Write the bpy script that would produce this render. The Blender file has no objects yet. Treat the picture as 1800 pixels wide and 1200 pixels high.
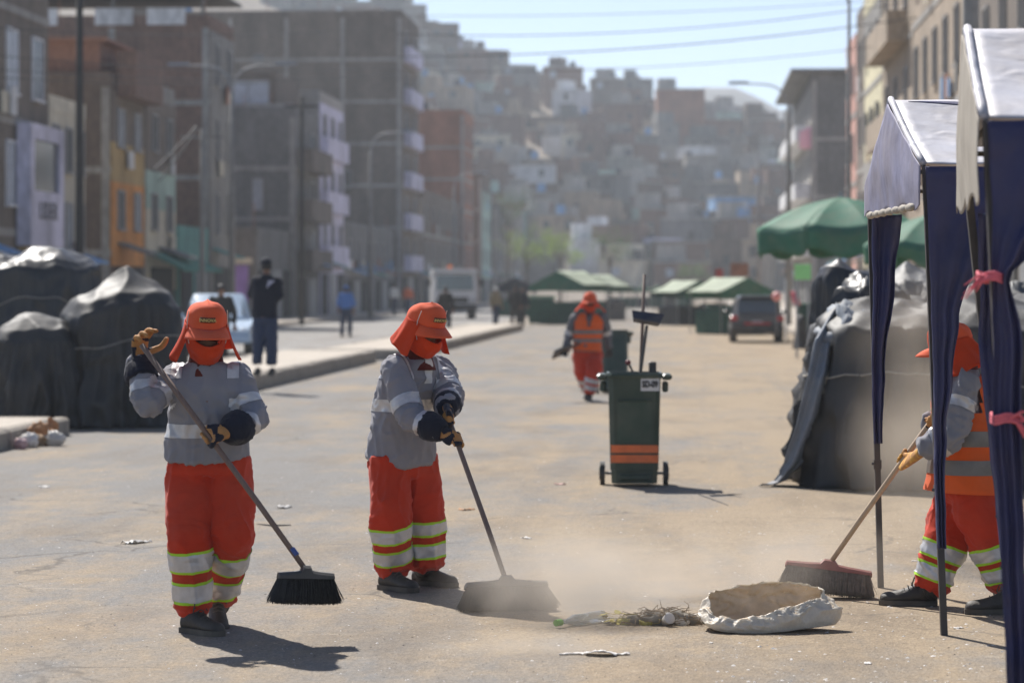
import bpy, bmesh, math, random
import numpy as np
from mathutils import Vector, Matrix, noise

random.seed(7)
SC = bpy.context.scene
COL = SC.collection

# ------------------------------------------------------------------ camera
F, CH, YH = 5000.0, 1.66, 505.0          # focal length in photo pixels, eye height, horizon row
cam_d = bpy.data.cameras.new('camera')
cam = bpy.data.objects.new('camera', cam_d); COL.objects.link(cam)
cam.location = (0, 0, CH); cam.rotation_euler = (math.pi / 2, 0, 0)
cam_d.sensor_width = 36.0; cam_d.lens = 100.0
cam_d.shift_y = -(600 - YH) / 1800.0
cam_d.clip_start = 0.1; cam_d.clip_end = 12000
cam_d.dof.use_dof = True; cam_d.dof.focus_distance = 14.6; cam_d.dof.aperture_fstop = 2.9
SC.camera = cam

# ------------------------------------------------------------------ sky, sun, exposure
SUN_AZ = math.atan2(-0.45, 0.893)         # sun stands behind the scene, to the left
SUN_EL = math.radians(48)
world = bpy.data.worlds.new('World'); SC.world = world; world.use_nodes = True
_n = world.node_tree.nodes; _l = world.node_tree.links
_sky = _n.new('ShaderNodeTexSky'); _sky.sky_type = 'NISHITA'; _sky.sun_disc = False
_sky.sun_elevation = SUN_EL; _sky.sun_rotation = SUN_AZ
_sky.air_density = 0.55; _sky.dust_density = 0.4; _sky.ozone_density = 1.0
_bg = _n['Background']; _bg.inputs[1].default_value = 0.097
_l.new(_sky.outputs[0], _bg.inputs[0])
sun_d = bpy.data.lights.new('sun', 'SUN'); sun_d.energy = 5.0; sun_d.angle = math.radians(0.55)
sun_d.color = (1.0, 0.955, 0.89)
sun = bpy.data.objects.new('sun', sun_d); COL.objects.link(sun)
_sd = Vector((math.sin(SUN_AZ) * math.cos(SUN_EL), math.cos(SUN_AZ) * math.cos(SUN_EL), math.sin(SUN_EL)))
sun.rotation_euler = (-_sd).to_track_quat('-Z', 'Y').to_euler()
sun.location = _sd * 60
SC.view_settings.view_transform = 'Standard'; SC.view_settings.look = 'None'
SC.view_settings.exposure = 0.58; SC.view_settings.gamma = 1.0
SC.view_settings.use_curve_mapping = False
SC.render.engine = 'CYCLES'
SC.cycles.use_denoising = True
SC.cycles.max_bounces = 7; SC.cycles.diffuse_bounces = 3; SC.cycles.glossy_bounces = 3
SC.cycles.transmission_bounces = 4; SC.cycles.volume_bounces = 1; SC.cycles.transparent_max_bounces = 10
SC.cycles.volume_step_rate = 1.0

# ------------------------------------------------------------------ pixel and road frames
def P(px, py, d):                        # a photo pixel at distance d
    return Vector(((px - 900) * d / F, d, CH - (py - YH) * d / F))
def G(px, py, z=0.0):                    # the ground point seen at a photo pixel
    d = (CH - z) * F / (py - YH)
    return Vector(((px - 900) * d / F, d, z))
RA = math.atan(0.0625)                   # the street runs this far right of the view axis
U = Vector((math.sin(RA), math.cos(RA), 0)); V = Vector((math.cos(RA), -math.sin(RA), 0))
def R(off, s, z=0.0):                    # off: metres right of the camera's street line, s: metres along it
    return V * off + U * s + Vector((0, 0, z))

# ------------------------------------------------------------------ materials
MATS = {}
def mat(name, col, rough=0.8, var=0.12, scale=6.0, bump=0.0, bscale=40.0, metal=0.0, col2=None, c2amt=0.5, stretch=None,
        spec=0.5, trans=0.0, sheen=0.0, subs=0.0, alpha=1.0, dust=0.0, speck=0.0, folds=0.0, fscale=5.5):
    if name in MATS: return MATS[name]
    m = bpy.data.materials.new(name); m.use_nodes = True
    nt = m.node_tree; N = nt.nodes; L = nt.links
    b = N['Principled BSDF']
    b.inputs['Roughness'].default_value = rough; b.inputs['Metallic'].default_value = metal
    b.inputs['Specular IOR Level'].default_value = spec
    if trans: b.inputs['Transmission Weight'].default_value = trans
    if sheen: b.inputs['Sheen Weight'].default_value = sheen
    if alpha < 1: b.inputs['Alpha'].default_value = alpha
    tc = N.new('ShaderNodeTexCoord'); src = tc.outputs['Object']
    if stretch:
        mp = N.new('ShaderNodeMapping'); mp.inputs['Scale'].default_value = stretch
        L.new(src, mp.inputs[0]); src = mp.outputs[0]
    if var or col2:
        nz = N.new('ShaderNodeTexNoise'); nz.inputs['Scale'].default_value = scale
        nz.inputs['Detail'].default_value = 6; nz.inputs['Roughness'].default_value = 0.62
        L.new(src, nz.inputs['Vector'])
        rp = N.new('ShaderNodeMapRange'); rp.inputs[1].default_value = 0.3; rp.inputs[2].default_value = 0.7
        L.new(nz.outputs[0], rp.inputs[0])
        mx = N.new('ShaderNodeMix'); mx.data_type = 'RGBA'
        L.new(rp.outputs[0], mx.inputs[0])
        c2 = col2 if col2 else [min(1, c * (1 + var)) for c in col]
        c1 = [c * (1 - var) for c in col]
        mx.inputs[6].default_value = (*c1, 1); mx.inputs[7].default_value = (*c2, 1)
        out = mx.outputs[2]
        if speck:
            n3 = N.new('ShaderNodeTexNoise'); n3.inputs['Scale'].default_value = scale * 9
            n3.inputs['Detail'].default_value = 3; L.new(src, n3.inputs['Vector'])
            r3 = N.new('ShaderNodeMapRange'); r3.inputs[1].default_value = 0.35; r3.inputs[2].default_value = 0.65
            r3.inputs[3].default_value = 1 - speck; r3.inputs[4].default_value = 1 + speck; L.new(n3.outputs[0], r3.inputs[0])
            vm = N.new('ShaderNodeVectorMath'); vm.operation = 'SCALE'
            L.new(out, vm.inputs[0]); L.new(r3.outputs[0], vm.inputs['Scale']); out = vm.outputs[0]
        if dust:                          # settled dust with its own blotches
            n4 = N.new('ShaderNodeTexNoise'); n4.inputs['Scale'].default_value = 3.5; n4.inputs['Detail'].default_value = 5
            L.new(tc.outputs['Object'], n4.inputs['Vector'])
            r4 = N.new('ShaderNodeMapRange'); r4.inputs[1].default_value = 0.35; r4.inputs[2].default_value = 0.75
            r4.inputs[3].default_value = 0.0; r4.inputs[4].default_value = dust; L.new(n4.outputs[0], r4.inputs[0])
            m4 = N.new('ShaderNodeMix'); m4.data_type = 'RGBA'; L.new(r4.outputs[0], m4.inputs[0])
            L.new(out, m4.inputs[6]); m4.inputs[7].default_value = (0.36, 0.29, 0.21, 1); out = m4.outputs[2]
        L.new(out, b.inputs['Base Color'])
    else:
        b.inputs['Base Color'].default_value = (*col, 1)
    if bump:
        n2 = N.new('ShaderNodeTexNoise'); n2.inputs['Scale'].default_value = bscale; n2.inputs['Detail'].default_value = 4
        L.new(src, n2.inputs['Vector'])
        bp = N.new('ShaderNodeBump'); bp.inputs['Strength'].default_value = 1.0; bp.inputs['Distance'].default_value = bump
        L.new(n2.outputs[0], bp.inputs['Height']); L.new(bp.outputs[0], b.inputs['Normal'])
        if folds:
            n5 = N.new('ShaderNodeTexNoise'); n5.noise_type = 'RIDGED_MULTIFRACTAL'; n5.inputs['Scale'].default_value = fscale; n5.inputs['Detail'].default_value = 2.5
            n5.inputs['Distortion'].default_value = 0.7; n5.normalize = True; L.new(src, n5.inputs['Vector'])
            b5 = N.new('ShaderNodeBump'); b5.inputs['Strength'].default_value = 1.0; b5.inputs['Distance'].default_value = folds
            L.new(n5.outputs[0], b5.inputs['Height']); L.new(b5.outputs[0], bp.inputs['Normal'])
    if subs:                              # thin cloth lets some light through
        tr = N.new('ShaderNodeBsdfTranslucent'); ms = N.new('ShaderNodeMixShader'); ms.inputs[0].default_value = subs
        if b.inputs['Base Color'].links: L.new(b.inputs['Base Color'].links[0].from_socket, tr.inputs[0])
        else: tr.inputs[0].default_value = (*col, 1)
        L.new(b.outputs[0], ms.inputs[1]); L.new(tr.outputs[0], ms.inputs[2])
        L.new(ms.outputs[0], N['Material Output'].inputs[0])
    MATS[name] = m
    return m

# ------------------------------------------------------------------ objects
def tag(o, label=None, cat=None, group=None, kind=None):
    if label: o['label'] = label
    if cat: o['category'] = cat
    if group: o['group'] = group
    if kind: o['kind'] = kind
    return o
def thing(name, label, cat, loc=(0, 0, 0), rz=0.0, group=None):
    o = bpy.data.objects.new(name, None); COL.objects.link(o); o.location = loc; o.rotation_euler = (0, 0, rz)
    o.empty_display_size = 0.2
    return tag(o, label, cat, group)
def link(name, me, parent=None, loc=None, rz=0.0):
    o = bpy.data.objects.new(name, me); COL.objects.link(o)
    if parent is not None: o.parent = parent
    if loc is not None: o.location = loc
    if rz: o.rotation_euler = (0, 0, rz)
    return o
def copy_tree(o, parent=None):
    c = o.copy(); COL.objects.link(c); c.parent = parent
    for ch in list(o.children): copy_tree(ch, c)
    return c
def frame_of(axis, ref=Vector((0, 0, 1))):
    a = axis.normalized()
    if abs(a.dot(ref)) > 0.95: ref = Vector((0, 1, 0)) if abs(a.y) < 0.9 else Vector((1, 0, 0))
    x = ref.cross(a).normalized(); return x, a.cross(x).normalized(), a

class MB:
    """collects shapes; build() links them as one mesh object"""
    def __init__(s): s.v = []; s.f = []; s.m = []; s.mi = 0
    def add(s, vs, fs):
        k = len(s.v); s.v += [Vector(x) for x in vs]
        for f in fs: s.f.append(tuple(i + k for i in f)); s.m.append(s.mi)
        return s
    def box(s, c, size, M=None, taper=1.0):
        hx, hy, hz = size[0] / 2, size[1] / 2, size[2] / 2; vs = []
        for z, t in ((-hz, 1.0), (hz, taper)):
            for x, y in ((-hx, -hy), (hx, -hy), (hx, hy), (-hx, hy)): vs.append(Vector((x * t, y * t, z)))
        if M is not None: vs = [M @ v for v in vs]
        c = Vector(c); vs = [v + c for v in vs]
        return s.add(vs, [(3, 2, 1, 0), (4, 5, 6, 7), (0, 1, 5, 4), (1, 2, 6, 5), (2, 3, 7, 6), (3, 0, 4, 7)])
    def box2(s, a, b):
        a = Vector(a); b = Vector(b); return s.box((a + b) / 2, [abs(q) for q in (b - a)])
    def bbox(s, c, size, bev=0.1, M=None):          # box with chamfered edges
        hx, hy, hz = size[0] / 2, size[1] / 2, size[2] / 2; b = bev; rings = []
        for z, q in ((-hz, b), (-hz + b, 0), (hz - b, 0), (hz, b)):
            X = hx - q; Y = hy - q
            rings.append([Vector((-X + b, -Y, z)), Vector((X - b, -Y, z)), Vector((X, -Y + b, z)), Vector((X, Y - b, z)),
                          Vector((X - b, Y, z)), Vector((-X + b, Y, z)), Vector((-X, Y - b, z)), Vector((-X, -Y + b, z))])
        vs = [v for r in rings for v in r]
        if M is not None: vs = [M @ v for v in vs]
        c = Vector(c); vs = [v + c for v in vs]; fs = [tuple(range(7, -1, -1)), tuple(range(24, 32))]
        for r in range(3):
            for i in range(8): j = (i + 1) % 8; fs.append((r * 8 + i, r * 8 + j, r * 8 + 8 + j, r * 8 + 8 + i))
        return s.add(vs, fs)
    def rings(s, rs, cap=True, close=True):
        n = len(rs[0]); vs = [v for r in rs for v in r]; fs = []
        for r in range(len(rs) - 1):
            for i in range(n if close else n - 1):
                j = (i + 1) % n; fs.append((r * n + i, r * n + j, (r + 1) * n + j, (r + 1) * n + i))
        if cap and close:
            fs.append(tuple(range(n - 1, -1, -1))); fs.append(tuple(range((len(rs) - 1) * n, len(rs) * n)))
        return s.add(vs, fs)
    def tube(s, pts, rad, seg=8, cap=True):
        pts = [Vector(p) for p in pts]
        if not hasattr(rad, '__len__'): rad = [rad] * len(pts)
        rs = []; px = None
        for i, p in enumerate(pts):
            a = (pts[min(i + 1, len(pts) - 1)] - pts[max(i - 1, 0)])
            if a.length < 1e-9: a = Vector((0, 0, 1))
            a.normalize()
            if px is None: x, y, _ = frame_of(a)
            else:
                x = (px - a * px.dot(a))
                x = x.normalized() if x.length > 1e-6 else frame_of(a)[0]
                y = a.cross(x).normalized()
            px = x; q = rad[i]; qx, qy = q if hasattr(q, '__len__') else (q, q)
            rs.append([p + x * qx * math.cos(2 * math.pi * k / seg) + y * qy * math.sin(2 * math.pi * k / seg) for k in range(seg)])
        return s.rings(rs, cap)
    def ball(s, c, r, seg=12, rg=8, M=None):
        if not hasattr(r, '__len__'): r = (r, r, r)
        c = Vector(c); rs = []
        for j in range(rg + 1):
            t = -math.pi / 2 + math.pi * j / rg; t = max(-1.55, min(1.55, t))
            q = []
            for i in range(seg):
                a = 2 * math.pi * i / seg
                v = Vector((r[0] * math.cos(t) * math.cos(a), r[1] * math.cos(t) * math.sin(a), r[2] * math.sin(t)))
                q.append(c + (M @ v if M is not None else v))
            rs.append(q)
        return s.rings(rs)
    def disc(s, c, axis, r, h, seg=20):
        x, y, a = frame_of(Vector(axis)); c = Vector(c)
        return s.rings([[c + a * t + x * r * math.cos(2 * math.pi * k / seg) + y * r * math.sin(2 * math.pi * k / seg)
                         for k in range(seg)] for t in (-h / 2, h / 2)])
    def prism(s, poly, vec):                         # poly: list of Vectors, extruded along vec
        poly = [Vector(p) for p in poly]; vec = Vector(vec); n = len(poly)
        fs = [tuple(range(n - 1, -1, -1)), tuple(range(n, 2 * n))]
        for i in range(n): j = (i + 1) % n; fs.append((i, j, n + j, n + i))
        return s.add(poly + [p + vec for p in poly], fs)
    def grid(s, fn, nu, nv, close_u=False):
        vs = [fn(i / (nu if close_u else nu - 1), j / (nv - 1)) for j in range(nv) for i in range(nu)]; fs = []
        for j in range(nv - 1):
            for i in range(nu if close_u else nu - 1):
                k = (i + 1) % nu; fs.append((j * nu + i, j * nu + k, (j + 1) * nu + k, (j + 1) * nu + i))
        return s.add(vs, fs)
    def mesh(s, name, mats, smooth=False, thick=0.0, fix=True, auto=None):
        me = bpy.data.meshes.new(name)
        me.from_pydata([tuple(v) for v in s.v], [], s.f)
        if not isinstance(mats, (list, tuple)): mats = [mats]
        for m in mats: me.materials.append(m)
        me.polygons.foreach_set('material_index', s.m)
        if fix or thick:
            bm = bmesh.new(); bm.from_mesh(me)
            bmesh.ops.recalc_face_normals(bm, faces=bm.faces)
            if thick: bmesh.ops.solidify(bm, geom=list(bm.faces), thickness=thick)
            bm.to_mesh(me); bm.free()
        if smooth: me.polygons.foreach_set('use_smooth', [True] * len(me.polygons))
        if auto is not None:
            try: me.set_sharp_from_angle(angle=math.radians(auto))
            except Exception: pass
        me.update()
        return me
    def build(s, name, mats, parent=None, smooth=False, thick=0.0, loc=None, rz=0.0, rel=False, auto=None):
        if rel and parent is not None:               # points were given in world space
            o = parent; off = Vector((0, 0, 0))
            while o is not None: off += Vector(o.location); o = o.parent
            s.v = [v - off for v in s.v]
        return link(name, s.mesh(name, mats, smooth, thick, auto=auto), parent, loc, rz)

def remesh(me, voxel, smooth_it=3, fac=0.5):
    """one continuous skin round all the overlapping volumes in a mesh"""
    ob = bpy.data.objects.new('tmp', me); COL.objects.link(ob)
    m = ob.modifiers.new('r', 'REMESH'); m.mode = 'VOXEL'; m.voxel_size = voxel; m.use_smooth_shade = True
    if smooth_it:
        k = ob.modifiers.new('s', 'SMOOTH'); k.iterations = smooth_it; k.factor = fac
    dg = bpy.context.evaluated_depsgraph_get()
    out = bpy.data.meshes.new_from_object(ob.evaluated_get(dg))
    bpy.data.objects.remove(ob); bpy.data.meshes.remove(me)
    out.polygons.foreach_set('use_smooth', [True] * len(out.polygons))
    return out
def get_co(me):
    a = np.empty(len(me.vertices) * 3, np.float32); me.vertices.foreach_get('co', a); return a.reshape(-1, 3)
def get_no(me):
    a = np.empty(len(me.vertices) * 3, np.float32); me.vertices.foreach_get('normal', a); return a.reshape(-1, 3)
def displace(me, fn):                                # fn(Vector) -> metres along the normal
    co = get_co(me); no = get_no(me)
    d = np.array([fn(Vector(c)) for c in co], np.float32)
    me.vertices.foreach_set('co', (co + no * d[:, None]).ravel()); me.update()
def ridge(p, f=1.0):
    return 1 - 2 * abs(noise.noise(p * f))
def crease(p):                                       # narrow raised folds between flat stretches
    k = 1 - 2.6 * abs(noise.noise(p)); return k * k if k > 0 else 0.0
def smoothpath(pts, rad, n=6):                       # Catmull-Rom through joints
    pts = [Vector(p) for p in pts]; op, orad = [], []
    for i in range(len(pts) - 1):
        p0, p1, p2, p3 = pts[max(i - 1, 0)], pts[i], pts[i + 1], pts[min(i + 2, len(pts) - 1)]
        for k in range(n):
            t = k / n
            op.append(0.5 * ((2 * p1) + (p2 - p0) * t + (2 * p0 - 5 * p1 + 4 * p2 - p3) * t * t + (3 * p1 - p0 - 3 * p2 + p3) * t ** 3))
            orad.append(rad[i] * (1 - t) + rad[i + 1] * t)
    op.append(pts[-1]); orad.append(rad[-1])
    return op, orad
def lerp(a, b, t): return a + (b - a) * t
def text_mesh(body, size, depth, m, bold=0.0):
    cu = bpy.data.curves.new('text', 'FONT'); cu.body = body; cu.size = size; cu.extrude = depth
    cu.align_x = 'CENTER'; cu.align_y = 'CENTER'; cu.offset = bold
    ob = bpy.data.objects.new('tmp', cu); COL.objects.link(ob)
    me = bpy.data.meshes.new_from_object(ob.evaluated_get(bpy.context.evaluated_depsgraph_get()))
    bpy.data.objects.remove(ob); bpy.data.curves.remove(cu)
    me.materials.clear(); me.materials.append(m)
    return me

# ================================================================== STRUCTURE: ground, road, median, hills
def ground_mat(name, asphalt, dustc, dust_bias, grit=1.0):
    m = bpy.data.materials.new(name); m.use_nodes = True
    nt = m.node_tree; N = nt.nodes; L = nt.links; b = N['Principled BSDF']
    b.inputs['Roughness'].default_value = 0.88; b.inputs['Specular IOR Level'].default_value = 0.35
    tc = N.new('ShaderNodeTexCoord'); O = tc.outputs['Object']
    def nz(scale, stretch=(1, 1, 1), det=5, rough=0.6, off=(0, 0, 0)):
        mp = N.new('ShaderNodeMapping'); mp.inputs['Scale'].default_value = stretch; mp.inputs['Location'].default_value = off
        L.new(O, mp.inputs[0]); n = N.new('ShaderNodeTexNoise'); n.inputs['Scale'].default_value = scale
        n.inputs['Detail'].default_value = det; n.inputs['Roughness'].default_value = rough
        L.new(mp.outputs[0], n.inputs['Vector']); return n.outputs[0]
    def rng(v, a, c, lo=0.0, hi=1.0):
        r = N.new('ShaderNodeMapRange'); r.inputs[1].default_value = a; r.inputs[2].default_value = c
        r.inputs[3].default_value = lo; r.inputs[4].default_value = hi; L.new(v, r.inputs[0]); return r.outputs[0]
    def mth(op, a, c):
        k = N.new('ShaderNodeMath'); k.operation = op
        for i, q in enumerate((a, c)):
            if isinstance(q, (int, float)): k.inputs[i].default_value = q
            else: L.new(q, k.inputs[i])
        return k.outputs[0]
    def mix(f, a, c):
        k = N.new('ShaderNodeMix'); k.data_type = 'RGBA'; L.new(f, k.inputs[0])
        for i, q in ((6, a), (7, c)):
            if isinstance(q, tuple): k.inputs[i].default_value = (*q, 1)
            else: L.new(q, k.inputs[i])
        return k.outputs[2]
    big = nz(0.42, (1, 0.45, 1), 6, 0.6)
    band = nz(1.5, (0.8, 0.16, 1), 5, 0.65, (3, 9, 0))
    fine = nz(4.0, (1, 0.6, 1), 6, 0.7, (7, 1, 0))
    f = mth('ADD', mth('MULTIPLY', big, 0.55), mth('MULTIPLY', band, 0.45))
    f = mth('ADD', f, mth('MULTIPLY', mth('SUBTRACT', fine, 0.5), 0.3))
    # sweepings gather along the stall side and where the road meets the kerb
    sep = N.new('ShaderNodeSeparateXYZ'); L.new(O, sep.inputs[0])
    side = rng(sep.outputs[0], -3.5, 2.0, -0.06, 0.12)
    f = mth('ADD', mth('ADD', f, side), dust_bias)
    fac = rng(f, 0.42, 0.58)
    col = mix(fac, asphalt, dustc)
    # darker damp or oily patches and pale scuffs
    stain = rng(nz(0.9, (1, 0.35, 1), 6, 0.7, (21, 4, 0)), 0.49, 0.66)
    col = mix(mth('MULTIPLY', stain, 0.62), col, (0.165, 0.128, 0.09))
    scuff = rng(nz(2.3, (0.5, 1.3, 1), 6, 0.72, (2, 33, 0)), 0.6, 0.75)
    col = mix(mth('MULTIPLY', scuff, 0.4), col, (0.48, 0.42, 0.34))
    # hairline cracks in worn stretches, and long scuffed wheel tracks
    dn = N.new('ShaderNodeTexNoise'); dn.inputs['Scale'].default_value = 1.6; dn.inputs['Detail'].default_value = 4; L.new(O, dn.inputs['Vector'])
    va = N.new('ShaderNodeVectorMath'); va.operation = 'MULTIPLY_ADD'; L.new(dn.outputs['Color'], va.inputs[0]); va.inputs[1].default_value = (.9, .9, 0); L.new(O, va.inputs[2])
    vc = N.new('ShaderNodeTexVoronoi'); vc.feature = 'DISTANCE_TO_EDGE'; vc.inputs['Scale'].default_value = 0.45; L.new(va.outputs[0], vc.inputs['Vector'])
    ck = mth('MULTIPLY', rng(vc.outputs['Distance'], 0.004, 0.012, 1.0, 0.0), rng(nz(0.35, off=(5, 5, 0)), 0.48, 0.58))
    col = mix(mth('MULTIPLY', ck, 0.7), col, (0.09, 0.075, 0.06))
    trk = rng(nz(1.0, (2.2, 0.05, 1), 4, 0.6, (11, 2, 0)), 0.55, 0.7)
    col = mix(mth('MULTIPLY', trk, 0.3), col, (0.16, 0.145, 0.13))
    # grit: aggregate showing through
    vo = N.new('ShaderNodeTexVoronoi'); vo.inputs['Scale'].default_value = 75 * grit
    L.new(O, vo.inputs['Vector'])
    g1 = rng(vo.outputs['Color'], 0.0, 1.0, 0.72, 1.2)
    g2 = rng(nz(120 * grit, det=2), 0.3, 0.7, 0.8, 1.18)
    sc = N.new('ShaderNodeVectorMath'); sc.operation = 'SCALE'; L.new(col, sc.inputs[0]); L.new(mth('MULTIPLY', g1, g2), sc.inputs['Scale'])
    L.new(sc.outputs[0], b.inputs['Base Color'])
    h = mth('ADD', mth('MULTIPLY', nz(30, det=5, rough=0.7), 0.6), mth('MULTIPLY', vo.outputs['Distance'], 0.35))
    h = mth('ADD', h, mth('MULTIPLY', nz(3.0, det=4), 1.6))
    bp = N.new('ShaderNodeBump'); bp.inputs['Distance'].default_value = 0.02; bp.inputs['Strength'].default_value = 0.55
    L.new(h, bp.inputs['Height']); L.new(bp.outputs[0], b.inputs['Normal'])
    return m

M_road = ground_mat('dusty_asphalt', (0.19, 0.18, 0.168), (0.3, 0.231, 0.153), 0.0)
M_road2 = ground_mat('worn_asphalt', (0.265, 0.255, 0.243), (0.33, 0.297, 0.25), -0.1)
M_dirt = ground_mat('packed_dirt', (0.3, 0.26, 0.21), (0.4, 0.32, 0.24), 0.0, 0.5)
M_conc = mat('pavement_concrete', (0.42, 0.37, 0.31), 0.9, 0.14, 1.5, 0.004, 30, speck=0.1)
M_kerb = mat('kerb_concrete', (0.27, 0.235, 0.195), 0.9, 0.2, 3, 0.006, 25, speck=0.15)

def sheet(name, x0, x1, y0, y1, z, m, nx=1, ny=1):
    b = MB(); b.grid(lambda u, v: Vector((lerp(x0, x1, u), lerp(y0, y1, v), z)), nx + 1, ny + 1)
    o = b.build(name, m, rz=-RA); return tag(o, kind='structure')
tag(sheet('ground', -4000, 4000, -60, 7000, 0.0, M_dirt), 'packed tan dirt ground under the whole street', kind='structure')
tag(sheet('road', -7.0, 3.6, -10, 330, 0.004, M_road), 'dusty tan carriageway being swept')
tag(sheet('road', -17.4, -9.0, -10, 330, 0.004, M_road2), 'grey carriageway beyond the median')

def raised(name, label, x0, x1, y0, y1, h, slab_m, kerb_sides=(-1, 1), seg=2.4):
    """raised strip with separate kerb stones along its edges"""
    t = thing(name, label, None, rz=-RA); tag(t, kind='structure')
    kx = 0.18
    a0 = x0 + (kx if -1 in kerb_sides else 0); a1 = x1 - (kx if 1 in kerb_sides else 0)
    b = MB(); n = max(2, int((y1 - y0) / 3)); rn = random.Random(int(y0 * 10))
    b.bbox(((a0 + a1) / 2, (y0 + y1) / 2, h / 2 - 0.05), (a1 - a0, y1 - y0 - 0.36, h + 0.1 - 0.006), 0.01)
    b.build('slab', slab_m, t)
    for sd in kerb_sides:
        x = x0 + kx / 2 if sd < 0 else x1 - kx / 2
        y = y0
        while y < y1 - 0.2:
            l = min(seg * rn.uniform(0.85, 1.15), y1 - y)
            k = MB(); k.bbox((0, 0, 0), (kx + rn.uniform(-.01, .01), l - 0.02, h + 0.1), 0.03)
            o = k.build('kerb_stone', M_kerb, t, loc=(x + rn.uniform(-.012, .012), y + l / 2, h / 2 - 0.05 + rn.uniform(-.012, .012)))
            o.rotation_euler = (rn.uniform(-.006, .006), 0, rn.uniform(-.006, .006))
            y += l
    for y in (y0 + 0.09, y1 - 0.09):                 # end stones
        k = MB(); k.bbox((0, 0, 0), (a1 - a0 - 0.01, kx, h + 0.1), 0.03)
        k.build('kerb_stone', M_kerb, t, loc=((a0 + a1) / 2, y, h / 2 - 0.05))
    return t
raised('median', 'pale concrete median stub with litter at its kerb', -9.2, -6.95, 14, 31.6, 0.21, M_conc)
raised('median', 'raised concrete median the man in navy stands on', -9.2, -6.95, 39, 63, 0.27, M_conc)
raised('median', 'far stretch of raised median past the gap', -8.6, -6.45, 64.5, 110, 0.25, M_conc)
raised('sidewalk', 'grey pavement along the left house fronts', -20.0, -17.4, 60, 330, 0.16, M_conc, (1,), 6)
raised('sidewalk', 'pavement behind the stalls along the right house fronts', 3.6, 8.0, 40, 330, 0.14, M_conc, (-1,), 6)

# ---- hill behind the town
TOP = [(-400, -260), (300, -90), (480, -10), (560, 2), (680, 20), (710, 45), (760, 62), (830, 88), (880, 112), (950, 134), (1040, 158), (1100, 172),
       (1200, 190), (1300, 205), (1400, 225), (1600, 260), (2200, 330)]
def interp(tab, x):
    if x <= tab[0][0]: return tab[0][1]
    for (a, b), (c, d) in zip(tab, tab[1:]):
        if x <= c: return b + (d - b) * (x - a) / (c - a)
    return tab[-1][1]
HD0, HD1 = 335.0, 640.0
def hill_z(x, y):
    px = 900 + F * x / max(y, 1)
    zr = (YH - interp(TOP, px)) * HD1 / F
    t = (y - HD0) / (HD1 - HD0)
    if t <= 0: return 0.0
    if t > 1: return zr * (1 + 0.10 * min(1, (t - 1))) - 40 * max(0, t - 1.05)
    s = 0.72 * t + 0.28 * t * t * (3 - 2 * t)
    return zr * s + noise.noise(Vector((x * .02, y * .02, 1))) * 3.0 * min(1, 4 * t) * (1 - t)
M_hill = mat('hill_earth', (0.2, 0.165, 0.13), 0.95, 0.25, 0.06, 0.3, 0.8, speck=0.15)
hb = MB(); hb.grid(lambda u, v: (lambda x, y: Vector((x, y, hill_z(x, y) - 0.3)))(lerp(-330, 330, u), lerp(335, 900, v)), 90, 70)
tag(hb.build('hillside', M_hill, smooth=True), 'bare brown hillside carrying the houses', kind='structure')
M_far = mat('far_mountain', (0.1, 0.095, 0.09), 0.95, 0.2, 0.01)
FAR = [(900, 260), (1050, 215), (1130, 180), (1195, 150), (1240, 137), (1290, 141), (1340, 163), (1400, 196), (1500, 240), (1650, 290), (1800, 330)]
def far_z(u, v):
    px = lerp(850, 1850, u); y = lerp(1250, 1700, v)
    zr = (YH - interp(FAR, px)) * 1450 / F * min(1, 0.35 + 1.0 * v / 0.45 * 0.65) if v < 0.45 else (YH - interp(FAR, px)) * 1450 / F * (1 - 0.5 * (v - 0.45))
    return Vector(((px - 900) * y / F, y, zr + noise.noise(Vector((u * 9, v * 6, 3))) * 4 - (25 if v == 0 else 0)))
fb = MB(); fb.grid(far_z, 60, 16)
tag(fb.build('mountain', M_far, smooth=True), 'far bare mountain ridge fading into the haze', kind='structure')

# ================================================================== BUILDINGS
W = lambda n, c, **k: mat('wall_' + n, c, k.pop('rough', 0.9), k.pop('var', 0.32), k.pop('scale', 0.7), 0.012, 9, speck=0.16, stretch=(1, 1, .45), **k)
M_w = dict(
    brick=W('brick', (0.2, 0.125, 0.095)), brickd=W('dark_brick', (0.15, 0.11, 0.088)), brown=W('brown', (0.17, 0.14, 0.115)), tan=W('tan', (0.36, 0.285, 0.21)),
    grey=W('grey', (0.25, 0.238, 0.22)), dgrey=W('dark_grey', (0.165, 0.16, 0.152)), cream=W('cream', (0.58, 0.53, 0.42)), white=W('white', (0.66, 0.66, 0.66)),
    lav=W('lavender', (0.58, 0.56, 0.68)), orange=W('orange', (0.6, 0.26, 0.06)), ochre=W('ochre', (0.42, 0.29, 0.12)), pink=W('pink', (0.55, 0.3, 0.24)), yellow=W('pale_yellow', (0.66, 0.6, 0.4)),
    teal=W('teal', (0.12, 0.3, 0.27)), blue=W('blue', (0.18, 0.33, 0.55)), purple=W('purple', (0.3, 0.19, 0.5)), mint=W('mint', (0.36, 0.48, 0.42)),
    rust=W('rust', (0.3, 0.15, 0.1)), conc=W('concrete', (0.33, 0.31, 0.285)))
M_glass = mat('dark_window_glass', (0.035, 0.04, 0.045), 0.12, 0, spec=0.6)
M_glassl = mat('pale_curtained_window', (0.42, 0.46, 0.52), 0.25, 0.2, 3)
M_frame = mat('window_frame', (0.3, 0.29, 0.28), 0.6, 0.1)
M_framew = mat('white_window_frame', (0.7, 0.7, 0.72), 0.6, 0.1)
M_shut = mat('steel_shutter', (0.22, 0.225, 0.23), 0.55, 0.15, 2, 0.01, 4, stretch=(0.3, 0.3, 12))
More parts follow.
